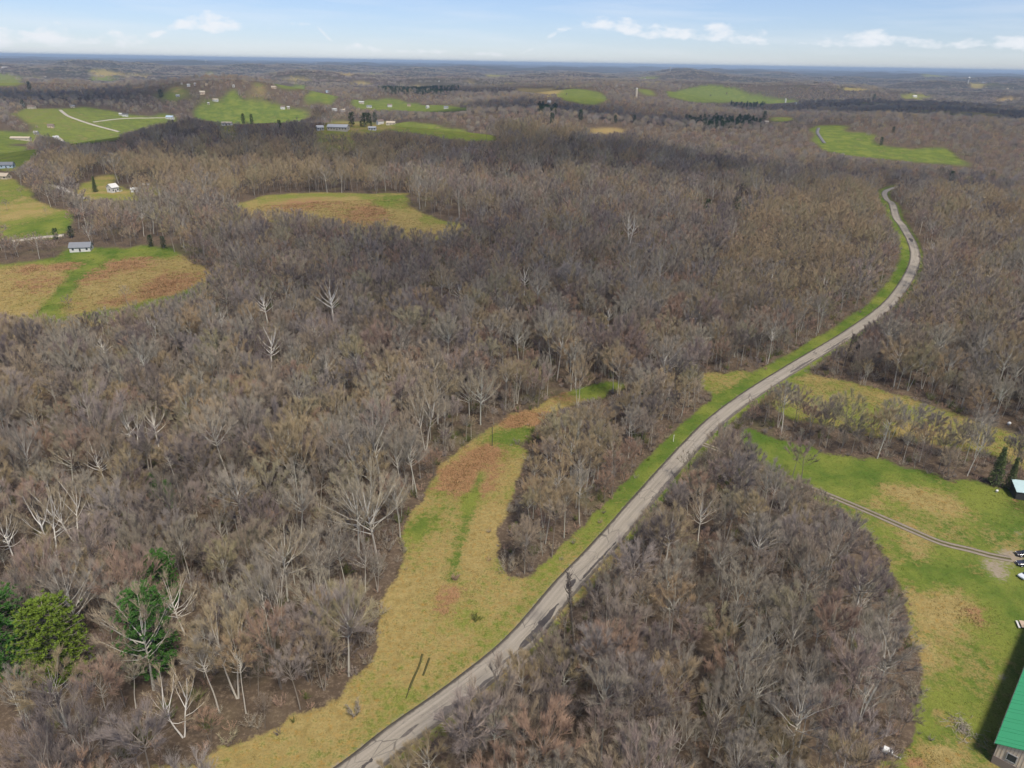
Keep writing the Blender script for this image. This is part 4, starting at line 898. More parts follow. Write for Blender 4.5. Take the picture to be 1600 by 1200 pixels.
# near and middle ones
house((128, 391), 13, 7.5, 2.9, .22, 'paint_white', 'shingle_grey', 'white barn with grey roof above the russet old field', 'barn', cat='barn', corridor=20)
house((177, 300), 7.5, 7.5, 4.6, 1.15, 'paint_white', 'paint_white', 'white gabled farmhouse with dark porch beside the pointed spruce', 'farmhouse', rise=.5, porch=True, corridor=40)
house((212, 300), 7, 4, 2.4, .1, 'paint_white', 'metal_pale', 'small white shed right of the gabled farmhouse', 'shed', cat='shed', windows=1, corridor=40)
house((229, 293), 6, 4, 2.4, .3, 'paint_cream', 'metal_pale', 'pale outbuilding at the end of the farmhouse row', 'shed', cat='shed', windows=1, corridor=50)
house((4, 279), 16, 8, 3, -.1, 'paint_cream', 'metal_tan', 'pale roofed house at the left edge beyond the pasture', corridor=30)
house((12, 262), 14, 8, 3.4, .2, 'paint_blue', 'shingle_grey', 'bluish house partly behind trees at the left edge', corridor=30)
house((529, 203), 38, 17, 4.6, -.12, 'paint_cream', 'metal_pale', 'long low pale-roofed barn left of the tall evergreens', 'barn', .3, 7, cat='barn', corridor=60)
house((500, 203), 12, 9, 4, .5, 'paint_grey', 'metal_pale', 'small pale building left of the long barn', 'shed', cat='shed', corridor=60)
house((582, 203), 14, 6, 3, -.1, 'paint_white', 'metal_pale', 'white low shed in front of the farm evergreens', 'shed', cat='shed', corridor=50)
house((594, 194), 13, 9, 6, .6, 'paint_white', 'shingle_brown', 'white farmhouse right of the evergreens', 'farmhouse', chimney=True, corridor=60)
house((611, 195), 18, 9, 4, -.1, 'paint_cream', 'metal_tan', 'cream barn at the right end of the hilltop farm', 'barn', cat='barn', corridor=60)
FARH = [ # pixel, width, depth, height, yaw, wall, roof, label
    ((50, 170), 26, 12, 6.5, -.1, 'paint_cream', 'shingle_brown', 'large pale house at the corner of the far left pasture'), ((36, 166), 10, 7, 5, .3, 'paint_white', 'metal_pale', 'white outbuilding beside the large far left house'),
    ((114, 168), 14, 9, 5, .2, 'paint_cream', 'shingle_grey', 'grey house on the far left pasture slope'), ((196, 182), 16, 9, 6.5, .1, 'paint_white', 'shingle_dark', 'white house with dark roof above the far left field'),
    ((189, 180), 10, 7, 4, .3, 'paint_white', 'metal_pale', 'small white garage beside the dark roofed house'), ((266, 186), 22, 11, 6, -.15, 'paint_white', 'metal_blue', 'blue-roofed white house at the end of the far left field lane'),
    ((80, 199), 15, 10, 5, .2, 'paint_tan', 'shingle_brown', 'tan house among the far left fields'), ((33, 219), 42, 9, 4.5, .04, 'paint_cream', 'metal_tan', 'long tan barn in the far left valley'),
    ((88, 218), 12, 9, 5, .5, 'paint_white', 'metal_pale', 'white house at the bend of the left valley lane'), ((57, 210), 9, 8, 5, 0, 'paint_grey', 'metal_pale', 'small grey shed above the valley house'),
    ((355, 196), 28, 9, 5, .02, 'paint_white', 'metal_tan', 'long white house below the far green hill'), ((337, 158), 24, 10, 6, -.1, 'paint_white', 'paint_cream', 'white house on the far green hill'),
    ((326, 163), 8, 6, 5, .2, 'paint_cream', 'metal_pale', 'small shed on the far green hill'), ((316, 147), 26, 16, 8, .6, 'paint_tan', 'paint_cream', 'tan barn above the far green hill'),
    ((428, 138), 30, 12, 7, .1, 'paint_tan', 'metal_tan', 'long tan house beside the far upper pasture'), ((398, 125), 20, 14, 10, .3, 'paint_white', 'metal_tan', 'tall white house in the far tan woods'),
    ((442, 170), 16, 10, 7, .2, 'paint_white', 'shingle_brown', 'white house at the right end of the green hill'), ((451, 170), 9, 8, 6, .1, 'paint_cream', 'metal_pale', 'cream shed at the right end of the green hill'),
    ((295, 135), 18, 12, 8, 0, 'paint_white', 'metal_pale', 'white house in the far hamlet'), ((284, 132), 14, 10, 8, .4, 'paint_cream', 'shingle_brown', 'cream house at the left of the far hamlet'),
    ((305, 133), 12, 10, 8, .1, 'paint_white', 'metal_pale', 'pale house at the right of the far hamlet'), ((323, 134), 14, 10, 7, .2, 'paint_tan', 'metal_tan', 'tan house right of the far hamlet'),
    ((365, 136), 13, 10, 8, 0, 'paint_white', 'metal_pale', 'white house alone in the far woods'), ((278, 151), 16, 9, 5, .1, 'paint_grey', 'metal_pale', 'grey shed in the far small pasture'),
    ((70, 121), 22, 12, 8, .1, 'paint_white', 'shingle_brown', 'white house on the far left ridge pasture'), ((74, 107), 110, 26, 10, .02, 'paint_tan', 'metal_pale', 'long pale industrial hall on the left horizon'), ((8, 107), 90, 26, 10, .02, 'paint_white', 'metal_pale', 'white hall at the left edge of the horizon'),
    ((565, 162), 22, 10, 6, .05, 'paint_cream', 'metal_pale', 'cream house left on the far middle pasture'), ((577, 168), 20, 9, 5, 0, 'paint_white', 'shingle_grey', 'white house below the far middle pasture'),
    ((609, 167), 18, 11, 7, .3, 'paint_white', 'shingle_brown', 'white house with brown roof on the far middle pasture'), ((639, 166), 14, 9, 6, .1, 'paint_tan', 'shingle_brown', 'tan house at the right of the middle pasture'),
    ((668, 169), 12, 9, 6, .6, 'paint_white', 'metal_pale', 'bright white house right of the middle pasture'), ((697, 170), 18, 10, 6, .1, 'paint_white', 'shingle_grey', 'white house at the end of the middle pasture'),
    ((523, 173), 18, 9, 5, 0, 'paint_white', 'metal_pale', 'white house before the purple wood'), ((506, 171), 14, 9, 5, .3, 'paint_tan', 'shingle_brown', 'tan house before the purple wood'), ((536, 174), 16, 9, 5, .1, 'paint_white', 'metal_tan', 'long white house before the purple wood'),
    ((503, 142), 14, 10, 7, .2, 'paint_white', 'shingle_grey', 'white house above the far left-middle pasture'), ((512, 145), 20, 11, 7, .1, 'paint_blue', 'metal_blue', 'pale blue house above the far left-middle pasture'), ((521, 139), 14, 10, 8, .4, 'paint_tan', 'shingle_brown', 'tan house upper of the blue house'),
    ((581, 121), 28, 12, 8, 0, 'paint_cream', 'metal_pale', 'cream farm by the far stubble field'), ((606, 120), 24, 12, 8, .1, 'paint_white', 'metal_pale', 'white farm right of the far stubble field'), ((657, 129), 24, 12, 8, .1, 'paint_cream', 'metal_pale', 'bright cream house on the far middle ridge'), ((686, 129), 10, 9, 9, 0, 'paint_white', 'metal_pale', 'small white house on the far middle ridge'),
    ((964, 135), 12, 10, 8, 0, 'paint_white', 'metal_pale', 'white house left of the far tower silo'), ((973, 135), 10, 9, 8, .2, 'paint_white', 'metal_pale', 'second white house left of the far tower silo'), ((967, 124), 16, 12, 9, .1, 'paint_white', 'metal_pale', 'white house on the far ridge above the silo'),
    ((1008, 124), 18, 12, 9, 0, 'paint_white', 'metal_pale', 'white house on the far ridge right of the silo'), ((1037, 126), 18, 12, 9, 0, 'paint_white', 'metal_pale', 'white farm on the far ridge left of the green hill'), ((858, 161), 16, 10, 6, .2, 'paint_white', 'metal_pale', 'white house at the dark wood edge below the far pasture'), ((847, 115), 26, 14, 10, .1, 'paint_white', 'metal_pale', 'white house among far evergreens'),
    ((1142, 119), 70, 20, 10, 0, 'paint_white', 'paint_white', 'long white hall below the middle horizon'), ((1126, 119), 30, 16, 10, 0, 'paint_cream', 'metal_pale', 'pale hall left of the long white one'), ((1197, 193), 14, 10, 5, .3, 'paint_cream', 'metal_tan', 'pale roofed house by the far roadside clearing'),
    ((1243, 163), 10, 9, 7, .2, 'paint_white', 'metal_pale', 'white house right of the far white silo'), ((1274, 161), 16, 10, 6, 0, 'paint_blue', 'metal_blue', 'bluish house at the tip of the far green hill'), ((1429, 152), 26, 12, 8, 0, 'paint_white', 'paint_white', 'white roofed barn in the right valley'), ((1460, 157), 16, 10, 7, .1, 'paint_tan', 'metal_tan', 'tan house right of the white roofed barn'), ((1382, 166), 18, 10, 7, .1, 'paint_cream', 'metal_tan', 'cream house in the dark right woods'),
    ((1541, 139), 20, 12, 9, .2, 'paint_cream', 'metal_tan', 'leftmost house of the hamlet below the right water tower'), ((1553, 141), 18, 12, 9, 0, 'paint_white', 'metal_pale', 'white house in the hamlet below the right water tower'), ((1564, 142), 18, 12, 9, .4, 'paint_cream', 'shingle_grey', 'grey-roofed house in the right hamlet'), ((1574, 140), 18, 12, 9, .1, 'paint_tan', 'metal_tan', 'tan house in the right hamlet'), ((1584, 139), 22, 12, 10, 0, 'paint_white', 'metal_pale', 'rightmost white house of the right hamlet'), ((1538, 130), 60, 16, 9, 0, 'paint_white', 'metal_pale', 'long white hall above the right hamlet'), ((1485, 127), 40, 16, 9, 0, 'paint_blue', 'metal_blue', 'bluish hall left of the right water tower')]
for f_ in FARH: house(f_[0], f_[1] * .68, f_[2] * .7, f_[3] * .75, *f_[4:], corridor=95)
def water_tower(px, h, label):
    P = ground(*px); e = empty('water_tower', P); s = MB(); s.tube([(0, 0, -2), (0, 0, h * .7)], [3.2, 2.6], 10); s.build('stem', 'paint_white', e)
    t = MB(); n = 9; t.tube([(0, 0, h * (.66 + .34 * i / n)) for i in range(n + 1)], [max(.3, 8.5 * math.sin(math.pi * (i + .25) / (n + .6))) for i in range(n + 1)], 14); t.build('tank', 'paint_white', e); tag(e, label, 'water tower', 'water towers')
water_tower((322, 100), 60, 'white water tower on the left horizon'); water_tower((494, 103), 55, 'white water tower left of the middle horizon'); water_tower((1047, 112), 50, 'white water tower right of the middle horizon'); water_tower((1512, 132), 50, 'white water tower above the right valley')
def silo(px, h, r_, label, mat):
    P = ground(*px); e = empty('silo', P); s = MB(); s.tube([(0, 0, -1), (0, 0, h)], [r_, r_], 14); s.build('shaft', mat, e); t = MB(); t.tube([(0, 0, h), (0, 0, h + r_ * .6), (0, 0, h + r_)], [r_ * 1.03, r_ * .75, .1], 14); t.build('dome', 'metal_pale', e); tag(e, label, 'silo', 'silos'); clear_for(P, 9, 170)
silo((994, 152), 26, 3.5, 'tall tan tower silo beside the far pasture', 'paint_cream'); silo((1227, 161), 17, 3.0, 'white silo at the foot of the far green hill', 'paint_white')

# ---- long building with green metal roof at the lower right corner
def plane_hit(px, py, z):
    d = pix_dir(px, py); t = (z - CAM_H) / d[2]; return CAM + t * d
def green_barn():
    Pb = ground(1551, 1191); h = 5.0; g0 = Pb[2]
    c0 = plane_hit(1560, 1161, g0 + h); c1 = plane_hit(1604, 1047, g0 + h); ax = unit((c1 - c0) * np.array([1, 1, 0])); e = empty('green_roofed_barn', (c0[0], c0[1], g0), math.atan2(ax[1], ax[0]))
    L, Wd, rs = 46.0, 16.0, 3.2       # local x along the ridge, -y to the right
    w_ = MB(); w_.box(0, L, -Wd, 0, -1, h); 
    for xx in (0, L): w_.add([(xx, 0, h), (xx, -Wd, h), (xx, -Wd / 2, h + rs)], [(0, 1, 2)])
    simple('siding_tan', (.74, .62, .48), .7, .3, .1, .8); wl = w_.build('wall', 'siding_tan', e)
    bt = MB()
    for q in range(28): y_ = -.3 - q * Wd / 28; bt.box(-.05, -.003, y_ - .06, y_, 1.9, h + rs * (1 - abs(y_ + Wd / 2) / (Wd / 2)) - .12)
    bt.build('siding_battens', 'wood_pale', wl)
    for y0, y1 in ((0, -Wd),):
        c = MB(); c.box(-.16, -.06, -Wd - .05, .05, -1, 1.85); c.build('stone_base', 'stone_dark', wl); c = MB(); c.box(.003, L, .003, .12, -1, 1.85); c.build('stone_base', 'stone_dark', wl)
    for y_ in (-2.6, -8, -13):
        c = MB(); c.box(-.12, -.055, y_ - .7, y_ + .7, 2.5, 4.0); f = c.build('window', 'glass', e)
        for a, b_, z0, z1 in ((-.85, -.7, 2.35, 4.15), (.7, .85, 2.35, 4.15), (-.7, .7, 4.0, 4.15), (-.7, .7, 2.35, 2.5)):
            q = MB(); q.box(-.16, -.055, y_ + a, y_ + b_, z0, z1); q.build('frame', 'paint_grey', f)
    o = .5; t = .15; npan = 46
    for s in (0, 1):
        ya = o if s == 0 else -Wd - o; yr = -Wd / 2; za = h - o * rs / (Wd / 2) + .08; zr = h + rs + .08
        for q in range(npan):
            x0 = -o + (L + 2 * o) * q / npan + .02; x1 = -o + (L + 2 * o) * (q + 1) / npan - .02; dz = .02 * ((q * 7) % 3)
            V = [(x0, ya, za + dz), (x1, ya, za + dz), (x1, yr, zr + dz), (x0, yr, zr + dz)]; V += [(p[0], p[1], p[2] + t) for p in V]
            c = MB(); c.add(V, [(0, 1, 2, 3), (7, 6, 5, 4), (0, 4, 5, 1), (1, 5, 6, 2), (2, 6, 7, 3), (3, 7, 4, 0)]); c.build('roof_panel', 'roof_green', e)
        c = MB(); c.add([(-o, ya, za - .25), (L + o, ya, za - .25), (L + o, ya + (.1 if s == 0 else -.1), za + .12), (-o, ya + (.1 if s == 0 else -.1), za + .12)], [(0, 1, 2, 3)]); c.build('gutter', 'metal_pale', e)
    c = MB(); c.box(-o, L + o, -Wd / 2 - .3, -Wd / 2 + .3, h + rs + .2, h + rs + .36); c.build('ridge_cap', 'roof_green', e)
    tag(e, 'long tan building with bright green metal roof at the lower right corner', 'barn', 'farm buildings and houses')
green_barn()
def small_shed():
    P = ground(1601, 776); e = empty('shed', P, -.25); a = MB(); a.box(-3.5, 3.5, -2.5, 2.5, -.5, 2.6); a.build('wall', 'trim_dark', e); r_ = MB(); V = [(-3.8, -2.8, 2.65), (3.8, -2.8, 2.65), (3.8, 2.8, 4.0), (-3.8, 2.8, 4.0)]; V += [(p[0], p[1], p[2] + .12) for p in V]
    r_.add(V, [(0, 3, 2, 1), (4, 5, 6, 7), (0, 1, 5, 4), (1, 2, 6, 5), (2, 3, 7, 6), (3, 0, 4, 7)]); r_.build('roof', 'metal_teal', e); tag(e, 'dark shed with pale teal roof at the right edge near the spruces', 'shed', 'farm buildings and houses'); clear_for(P, 6)
small_shed()
def car(px, yaw, paint, label, L=4.7, Wd=1.85, Ht=1.6, suv=True):
    P = ground(*px); e = empty('parked_car', (P[0], P[1], P[2] + .05), yaw); hw = Wd / 2
    prof = [(-L / 2, .35), (-L / 2, .8), (-L / 2 + .12, .98), (-L / 2 + (.2 if suv else .9), 1.02), (L / 2 - 1.25, 1.0), (L / 2 - .35, .86), (L / 2, .68), (L / 2 + .03, .38)]
    b_ = MB(); n = len(prof); V = []
    for s, k_ in ((-1, .93), (-1, 1.0), (1, 1.0), (1, .93)):
        zo = 0 if k_ == 1 else .06
        V += [(x_ * (1 if k_ == 1 else .985), s * hw * k_, z_ + (zo if i not in (0, n - 1) else 0)) for i, (x_, z_) in enumerate(prof)]
    F = [(r_ * n + i, r_ * n + i + 1, (r_ + 1) * n + i + 1, (r_ + 1) * n + i) for r_ in range(3) for i in range(n - 1)] + [tuple(range(n)), tuple(reversed(range(3 * n, 4 * n))), tuple(r_ * n for r_ in (3, 2, 1, 0)), tuple(r_ * n + n - 1 for r_ in range(4))]
    b_.add(V, F); b_.build('body', paint, e, False)
    x0, x1, x2, x3 = (-L / 2 + .15, -L / 2 + .55, .35, L / 2 - 1.2) if suv else (-L / 2 + .75, -L / 2 + 1.45, .3, L / 2 - 1.25)
    g = MB(); V = []
    for s in (-1, 1): V += [(x0, s * hw * .9, 1.02), (x3, s * hw * .9, 1.0), (x2, s * hw * .74, Ht - .05), (x1, s * hw * .74, Ht - .05)]
    g.add(V, [(0, 1, 2, 3), (7, 6, 5, 4), (1, 5, 6, 2), (0, 3, 7, 4), (3, 2, 6, 7)]); g.build('windows', 'glass', e)
    r_ = MB(); r_.add([(x1 - .03, -hw * .76, Ht - .045), (x2 + .03, -hw * .76, Ht - .045), (x2 + .03, hw * .76, Ht - .045), (x1 - .03, hw * .76, Ht - .045), (x1 + .1, -hw * .62, Ht + .03), (x2 - .12, -hw * .62, Ht + .03), (x2 - .12, hw * .62, Ht + .03), (x1 + .1, hw * .62, Ht + .03)], [(4, 5, 6, 7), (0, 1, 5, 4), (1, 2, 6, 5), (2, 3, 7, 6), (3, 0, 4, 7)]); r_.build('roof', paint, e)
    for sx in (-L / 2 + .85, L / 2 - .85):
        for s in (-1, 1):
            t = MB(); t.tube([(sx, s * (hw - .2), .33), (sx, s * (hw + .02), .33)], [.34, .34], 14, cap=True); wh = t.build('wheel', 'rubber', e); q = MB(); q.tube([(sx, s * (hw + .022), .33), (sx, s * (hw + .035), .33)], [.2, .19], 10, cap=True); q.build('rim', 'steel', wh)
    for s in (-1, 1):
        c = MB(); c.box(L / 2 - .12, L / 2 + .035, s * hw * .72 - .18, s * hw * .72 + .18, .6, .74); c.build('headlight', 'lamp_lens', e)
    tag(e, label, 'car', 'cars parked at the right edge'); clear_for(P, 4)
car((1602, 869), math.pi - .12, 'car_black', 'black car at the right edge, rearmost of the three parked', suv=True, Ht=1.7)
car((1603, 884), math.pi - .12, 'car_navy', 'dark blue car between the black and the silver one', suv=True, Ht=1.65)
car((1604, 902), math.pi + .35, 'car_silver', 'silver-white car nearest of the three parked at the right edge', suv=False, Ht=1.45)
def picnic_table(px, yaw):
    P = ground(*px); e = empty('picnic_table', P, yaw)
    for q in range(4): c = MB(); c.box(-1.3, 1.3, -.5 + q * .26, -.5 + q * .26 + .23, .73, .78); c.build('plank', 'wood_pale', e)
    for s in (-1, 1): c = MB(); c.box(-1.3, 1.3, s * .95 - .2, s * .95 + .2, .43, .48); c.build('bench', 'paint_white', e)
    for x_ in (-.9, .9):
        for s in (-1, 1): c = MB(); c.tube([(x_, s * .25, .73), (x_, s * .95, 0)], [.05, .05], 4); c.build('leg', 'paint_white', e)
        c = MB(); c.box(x_ + .06, x_ + .12, -1.0, 1.0, .36, .42); c.build('cross_beam', 'paint_white', e)
    tag(e, 'white picnic table with tan top on the grass near the green roof', 'table')
picnic_table((1597, 979), 1.25)
def trailer(px, yaw):
    P = ground(*px); e = empty('utility_trailer', P, yaw, .8); b_ = MB(); V = []
    for z_, s in ((.45, .92), (1.1, 1.0), (1.45, .85)): V += [(-1.1 * s, -.7 * s, z_), (.7 * s, -.7 * s, z_), (1.1 * s, -.28 * s, z_), (1.1 * s, .28 * s, z_), (.7 * s, .7 * s, z_), (-1.1 * s, .7 * s, z_)]
    F = [(r_ * 6 + i, r_ * 6 + (i + 1) % 6, (r_ + 1) * 6 + (i + 1) % 6, (r_ + 1) * 6 + i) for r_ in range(2) for i in range(6)] + [tuple(range(12, 18)), tuple(reversed(range(6)))]
    b_.add(V, F); b_.build('body', 'plastic_white', e); c = MB(); c.box(.35, .85, -.4, .4, 1.36, 1.47); c.build('hatch', 'glass', e); c = MB(); c.tube([(.9, 0, .45), (3.0, 0, .4)], [.07, .06], 6, cap=True); c.build('tow_bar', 'paint_white', e)
    for s in (-1, 1): c = MB(); c.tube([(-.3, s * .72, .28), (-.3, s * .9, .28)], [.3, .3], 12, cap=True); c.build('wheel', 'rubber', e)
    c = MB(); c.tube([(2.95, 0, .4), (2.95, 0, 0)], [.04, .05], 6, cap=True); c.build('stand', 'steel', e); tag(e, 'small white trailer with long tow bar at the corner of the roadside grove', 'trailer'); clear_for(P, 3.5, 10)
trailer((1386, 1177), -.62)
def tank(px, label, name, r_=.8, L=2.0):
    P = ground(*px); e = empty(name, P, .4); b_ = MB(); n = 8; b_.tube([(-L / 2 + L * i / n, 0, r_ + .25) for i in range(n + 1)], [r_ * min(1, math.sqrt(max(.03, 1 - (2 * i / n - 1) ** 6))) for i in range(n + 1)], 12, cap=True); b_.build('shell', 'plastic_white', e, True)
    for x_ in (-L * .3, L * .3): c = MB(); c.box(x_ - .1, x_ + .1, -r_ * .6, r_ * .6, -.1, .5); c.build('foot', 'paint_grey', e)
    tag(e, label, 'tank'); clear_for(P, 4, 24)
tank((1576, 664), 'white storage tank at the wood edge beyond the upland field', 'storage_tank', .5, 1.3)
tank((1557, 769), 'small white tank on the grass in front of the spruces', 'storage_tank', .32, .8)
def pole(px, ytop, label, arm=True, mat='wood_pole', r_=.16, name='utility_pole', cat='pole'):
    P = ground(*px); h = height_to(P, ytop); e = empty(name, P); s = MB(); s.tube([(0, 0, -.5), (0, 0, h)], [r_, r_ * .7], 8, cap=True); s.build('post', mat, e)
    if arm:
        c = MB(); c.box(-1.1, 1.1, -.16, -.03, h - .8, h - .66); a_ = c.build('cross_arm', mat, e)
        for x_ in (-1, 0, 1): c = MB(); c.tube([(x_, -.1, h - .66), (x_, -.1, h - .4)], [.06, .05], 6, cap=True); c.build('insulator', 'paint_grey', a_)
    else: c = MB(); c.tube([(0, 0, h), (0, 0, h + .12)], [r_ * 1.05, r_ * .3], 8, cap=True); c.build('cap', mat, e)
    tag(e, label, cat); clear_for(P, 3, 14)
pole((1103, 583), 552, 'wooden utility pole at the corner of the small clearing by the road'); pole((769, 697), 667, 'dark thin pole at the head of the gold meadow', False, 'trim_dark', .14, 'thin_pole'); pole((1052, 690), 680, 'white marker post on the left verge of the road', False, 'plastic_white', .12, 'marker_post', 'post')
def brush_pile(px, label):
    P = ground(*px); e = empty('brush_pile', P); r_ = np.random.default_rng(3); c = MB()
    for q in range(160):
        a = r_.uniform(0, 6.28); rr = abs(r_.normal(0, 1.5)); p = np.array([math.cos(a) * rr, math.sin(a) * rr * 1.5, .1 + .7 * math.exp(-rr * .6) * r_.random()]); d = unit(np.array([r_.normal(), r_.normal(), .25 * r_.normal()])); L = r_.uniform(.6, 2.0); c.tube([p - d * L / 2, p + d * L / 2 + np.array([0, 0, .1])], [.05, .02], 3)
    c.build('sticks', 'twig_grey', e); tag(e, label, 'brush pile')
brush_pile((1505, 1140), 'grey pile of cut branches on the grass left of the green roof')

build_ground()
meadow = next(o for o in bpy.data.objects if o.name == 'meadow')
for pts in ([(660, 1022), (655, 1040), (646, 1060), (639, 1078)], [(671, 1028), (666, 1042), (661, 1056)], [(639, 1078), (634, 1092)]):
    ribbon('tyre_rut', catmull(gpts(pts), .8), .42 if pts[0][0] != 639 else .2, 'tyre_mud', lift=.06, lanes=2, parent=meadow, edge=.3)

# ------------------------------------------------------------------ woodland
PL = np.array(PLACED)
BUILDINGS_CLEAR = []
def scatter():
    out = []
    def grid(r0, r1, sp, seed):
        g = np.random.default_rng(seed); xs = np.arange(-r1 * .74, r1 * .74, sp); ys = np.arange(0 if r0 > 0 else 0, r1, sp)
        x, y = np.meshgrid(xs, ys); x = (x + g.uniform(-.48, .48, x.shape) * sp).ravel(); y = (y + g.uniform(-.48, .48, y.shape) * sp).ravel()
        d = np.hypot(x, y); a = np.abs(np.arctan2(x, y)); k_ = (d >= r0) & (d < r1) & (a < R(43)) & (y > 20)
        return x[k_], y[k_]
    return grid
GRID = scatter()
def forest_ok(x, y, margin=True):
    grass, gr, ru, dirt, reg = land(x, y)
    ok = reg == -1
    near = np.hypot(x, y) < 1200
    rd = np.full(x.shape, 99.0); rd[near] = seg_dist(x[near], y[near], ROAD2); ok &= rd > 5.5
    for i in range(len(PL)):
        ok &= (x - PL[i, 0]) ** 2 + (y - PL[i, 1]) ** 2 > PL[i, 2] ** 2
    dd = seg_dist(x[near], y[near], DRIVE[::3]); t = ok[near]; t &= dd > 4; ok[near] = t
    return ok
# stands of other colour: outlines in the photograph at the foot of the trees
STAND_TAN = [gpts(p)[:, :2] for p in ([(1100, 480), (1140, 400), (1180, 350), (1240, 318), (1330, 310), (1390, 330), (1400, 380), (1340, 420), (1290, 500), (1200, 530)],
             [(1440, 330), (1480, 320), (1640, 340), (1660, 400), (1560, 405), (1470, 385)],
             [(60, 270), (160, 265), (300, 250), (450, 235), (620, 232), (700, 250), (620, 275), (560, 310), (480, 312), (360, 322), (230, 322), (120, 305)],  # hill stand: tan trees here also stand in for sunlight on the slope
             [(620, 215), (780, 222), (960, 220), (1000, 232), (860, 250), (700, 236)],
             [(780, 620), (950, 640), (960, 760), (830, 900), (790, 820)])]
STAND_GREY = [gpts(p)[:, :2] for p in ([(500, 720), (640, 720), (660, 800), (600, 960), (500, 1000), (420, 900)], [(1560, 580), (1640, 540), (1700, 680), (1500, 660), (1440, 600)], [(1100, 900), (1400, 950), (1420, 1150), (1050, 1180)])]
def kinds_of(x, y, g):
    n = len(x); u_ = np.clip(.5 + (g.random(n) - .5) * .75 + .17 * wob(x, y, 75, 6.3), 0, 1); k_ = np.full(n, 0)               # 0 brown 1 tan 2 red 3 grey
    wn_ = wob(x, y, 60, 5.1)
    k_[(u_ < .29)] = 3; k_[(u_ > .80) & (wn_ > -.5)] = 2; k_[(u_ > .58) & (u_ < .71)] = 1
    for P_ in STAND_TAN: k_[in_poly(x, y, P_) & (g.random(n) < .8)] = 1
    for P_ in STAND_GREY: k_[in_poly(x, y, P_) & (g.random(n) < .5)] = 3
    return k_
KN = ['brown', 'tan', 'red', 'grey']
# open ground that the trees in front of it are too low to hide: outlines as seen
OPEN = [[(240, 1200), (480, 1130), (575, 1045), (600, 965), (640, 885), (655, 805), (690, 725), (740, 682), (795, 652), (860, 628), (925, 606), (980, 603), (960, 618), (880, 640), (830, 672), (812, 760), (790, 830), (810, 905), (880, 880), (800, 1000), (560, 1200)],
        [(1175, 680), (1230, 690), (1300, 708), (1400, 728), (1500, 758), (1600, 775), (1600, 1200), (1440, 1200), (1440, 1090), (1432, 1030), (1418, 960), (1398, 900), (1380, 850), (1335, 805), (1270, 758), (1215, 735), (1180, 712)],
        [(1105, 583), (1190, 582), (1250, 563), (1120, 630), (1105, 620)], [(0, 412), (110, 400), (240, 390), (300, 410), (335, 428), (290, 455), (230, 475), (130, 490), (0, 500)],
        [(0, 290), (30, 293), (62, 314), (104, 333), (110, 350), (100, 362), (0, 372)], [(120, 300), (150, 284), (205, 288), (203, 312), (130, 312)], [(106, 370), (152, 372), (152, 396), (106, 396)],
        [(362, 317), (420, 309), (500, 304), (632, 304), (640, 325), (690, 344), (738, 355), (700, 362), (640, 358), (600, 352), (540, 345), (480, 335), (430, 328), (380, 328)]] + [f[3] for f in FIELDS[9:]]
OPEN = [np.array(q, float) for q in OPEN]
KEEP = []      # crowns and trunks of picked-out trees: nearer trees stay too low to hide them
for bp_, yt, hw_ in [(q[2], q[3], .2) for q in SYC] + [(q[2], q[3], .33 * q[4]) for q in PINES] + [(q[0], q[1], .3) for q in FARCON] + [((1103, 583), 552, .2), ((769, 697), 667, .2), ((1388, 1200), 1120, .42), ((899, 1018), 893, .1), ((915, 1004), 910, .1), ((178, 302), 286, .7), ((128, 394), 372, .7)]:
    hh = bp_[1] - yt; KEEP.append((np.array([(bp_[0] - hw_ * hh, yt), (bp_[0] + hw_ * hh, yt), (bp_[0] + hw_ * hh * .7, bp_[1] - .12 * hh), (bp_[0] - hw_ * hh * .7, bp_[1] - .12 * hh)], float), float(project(ground(*bp_))[2])))
_T2 = np.gradient(ROAD[:, :2], axis=0); _T2 /= np.linalg.norm(_T2, axis=1)[:, None]; _N2 = np.stack([-_T2[:, 1], _T2[:, 0]], 1)
_sel = slice(0, len(ROAD), 4)
_ed = [project(np.column_stack([(ROAD[:, :2] + _N2 * o_)[_sel], ROAD[_sel, 2]])) for o_ in (7.5, -3.6)]
OPEN.append(np.concatenate([np.stack(_ed[0][:2], 1), np.stack(_ed[1][:2], 1)[::-1]]))
def fit_heights(x, y, z, sc, H, lod):
    keep = np.ones(len(x), bool); todo = np.arange(len(x)); base = sc.copy()
    for f in (1.0, .82, .66, .5, .36):
        if not len(todo): break
        h = base[todo] * f * H; bad = np.zeros(len(todo), bool)
        for fz, fx in ((.95, 0), (.66, -.26), (.66, .26), (.4, 0)) if lod != 'far' else ((.9, 0), (.5, 0)):
            px, py, pz = project(np.stack([x[todo], y[todo], z[todo] + h * fz], 1)); px = px + fx * h * FPX / pz
            for q in OPEN:
                mn, mx = q.min(0), q.max(0); c = np.nonzero((px > mn[0]) & (px < mx[0]) & (py > mn[1]) & (py < mx[1]))[0]
                if len(c): bad[c] |= in_poly(px[c], py[c], q)
            for q, zm in KEEP:
                mn, mx = q.min(0), q.max(0); c = np.nonzero((px > mn[0]) & (px < mx[0]) & (py > mn[1]) & (py < mx[1]) & (pz < zm - 1))[0]
                if len(c): bad[c] |= in_poly(px[c], py[c], q)
        sc[todo] = base[todo] * f; todo = todo[bad]
    keep[todo] = False
    return sc, keep
LODS = [('near', 0, 370, 5.9, 11), ('mid', 370, 1000, 7.5, 12), ('far', 1000, 4000, 14.5, 13)]
ALL = {}
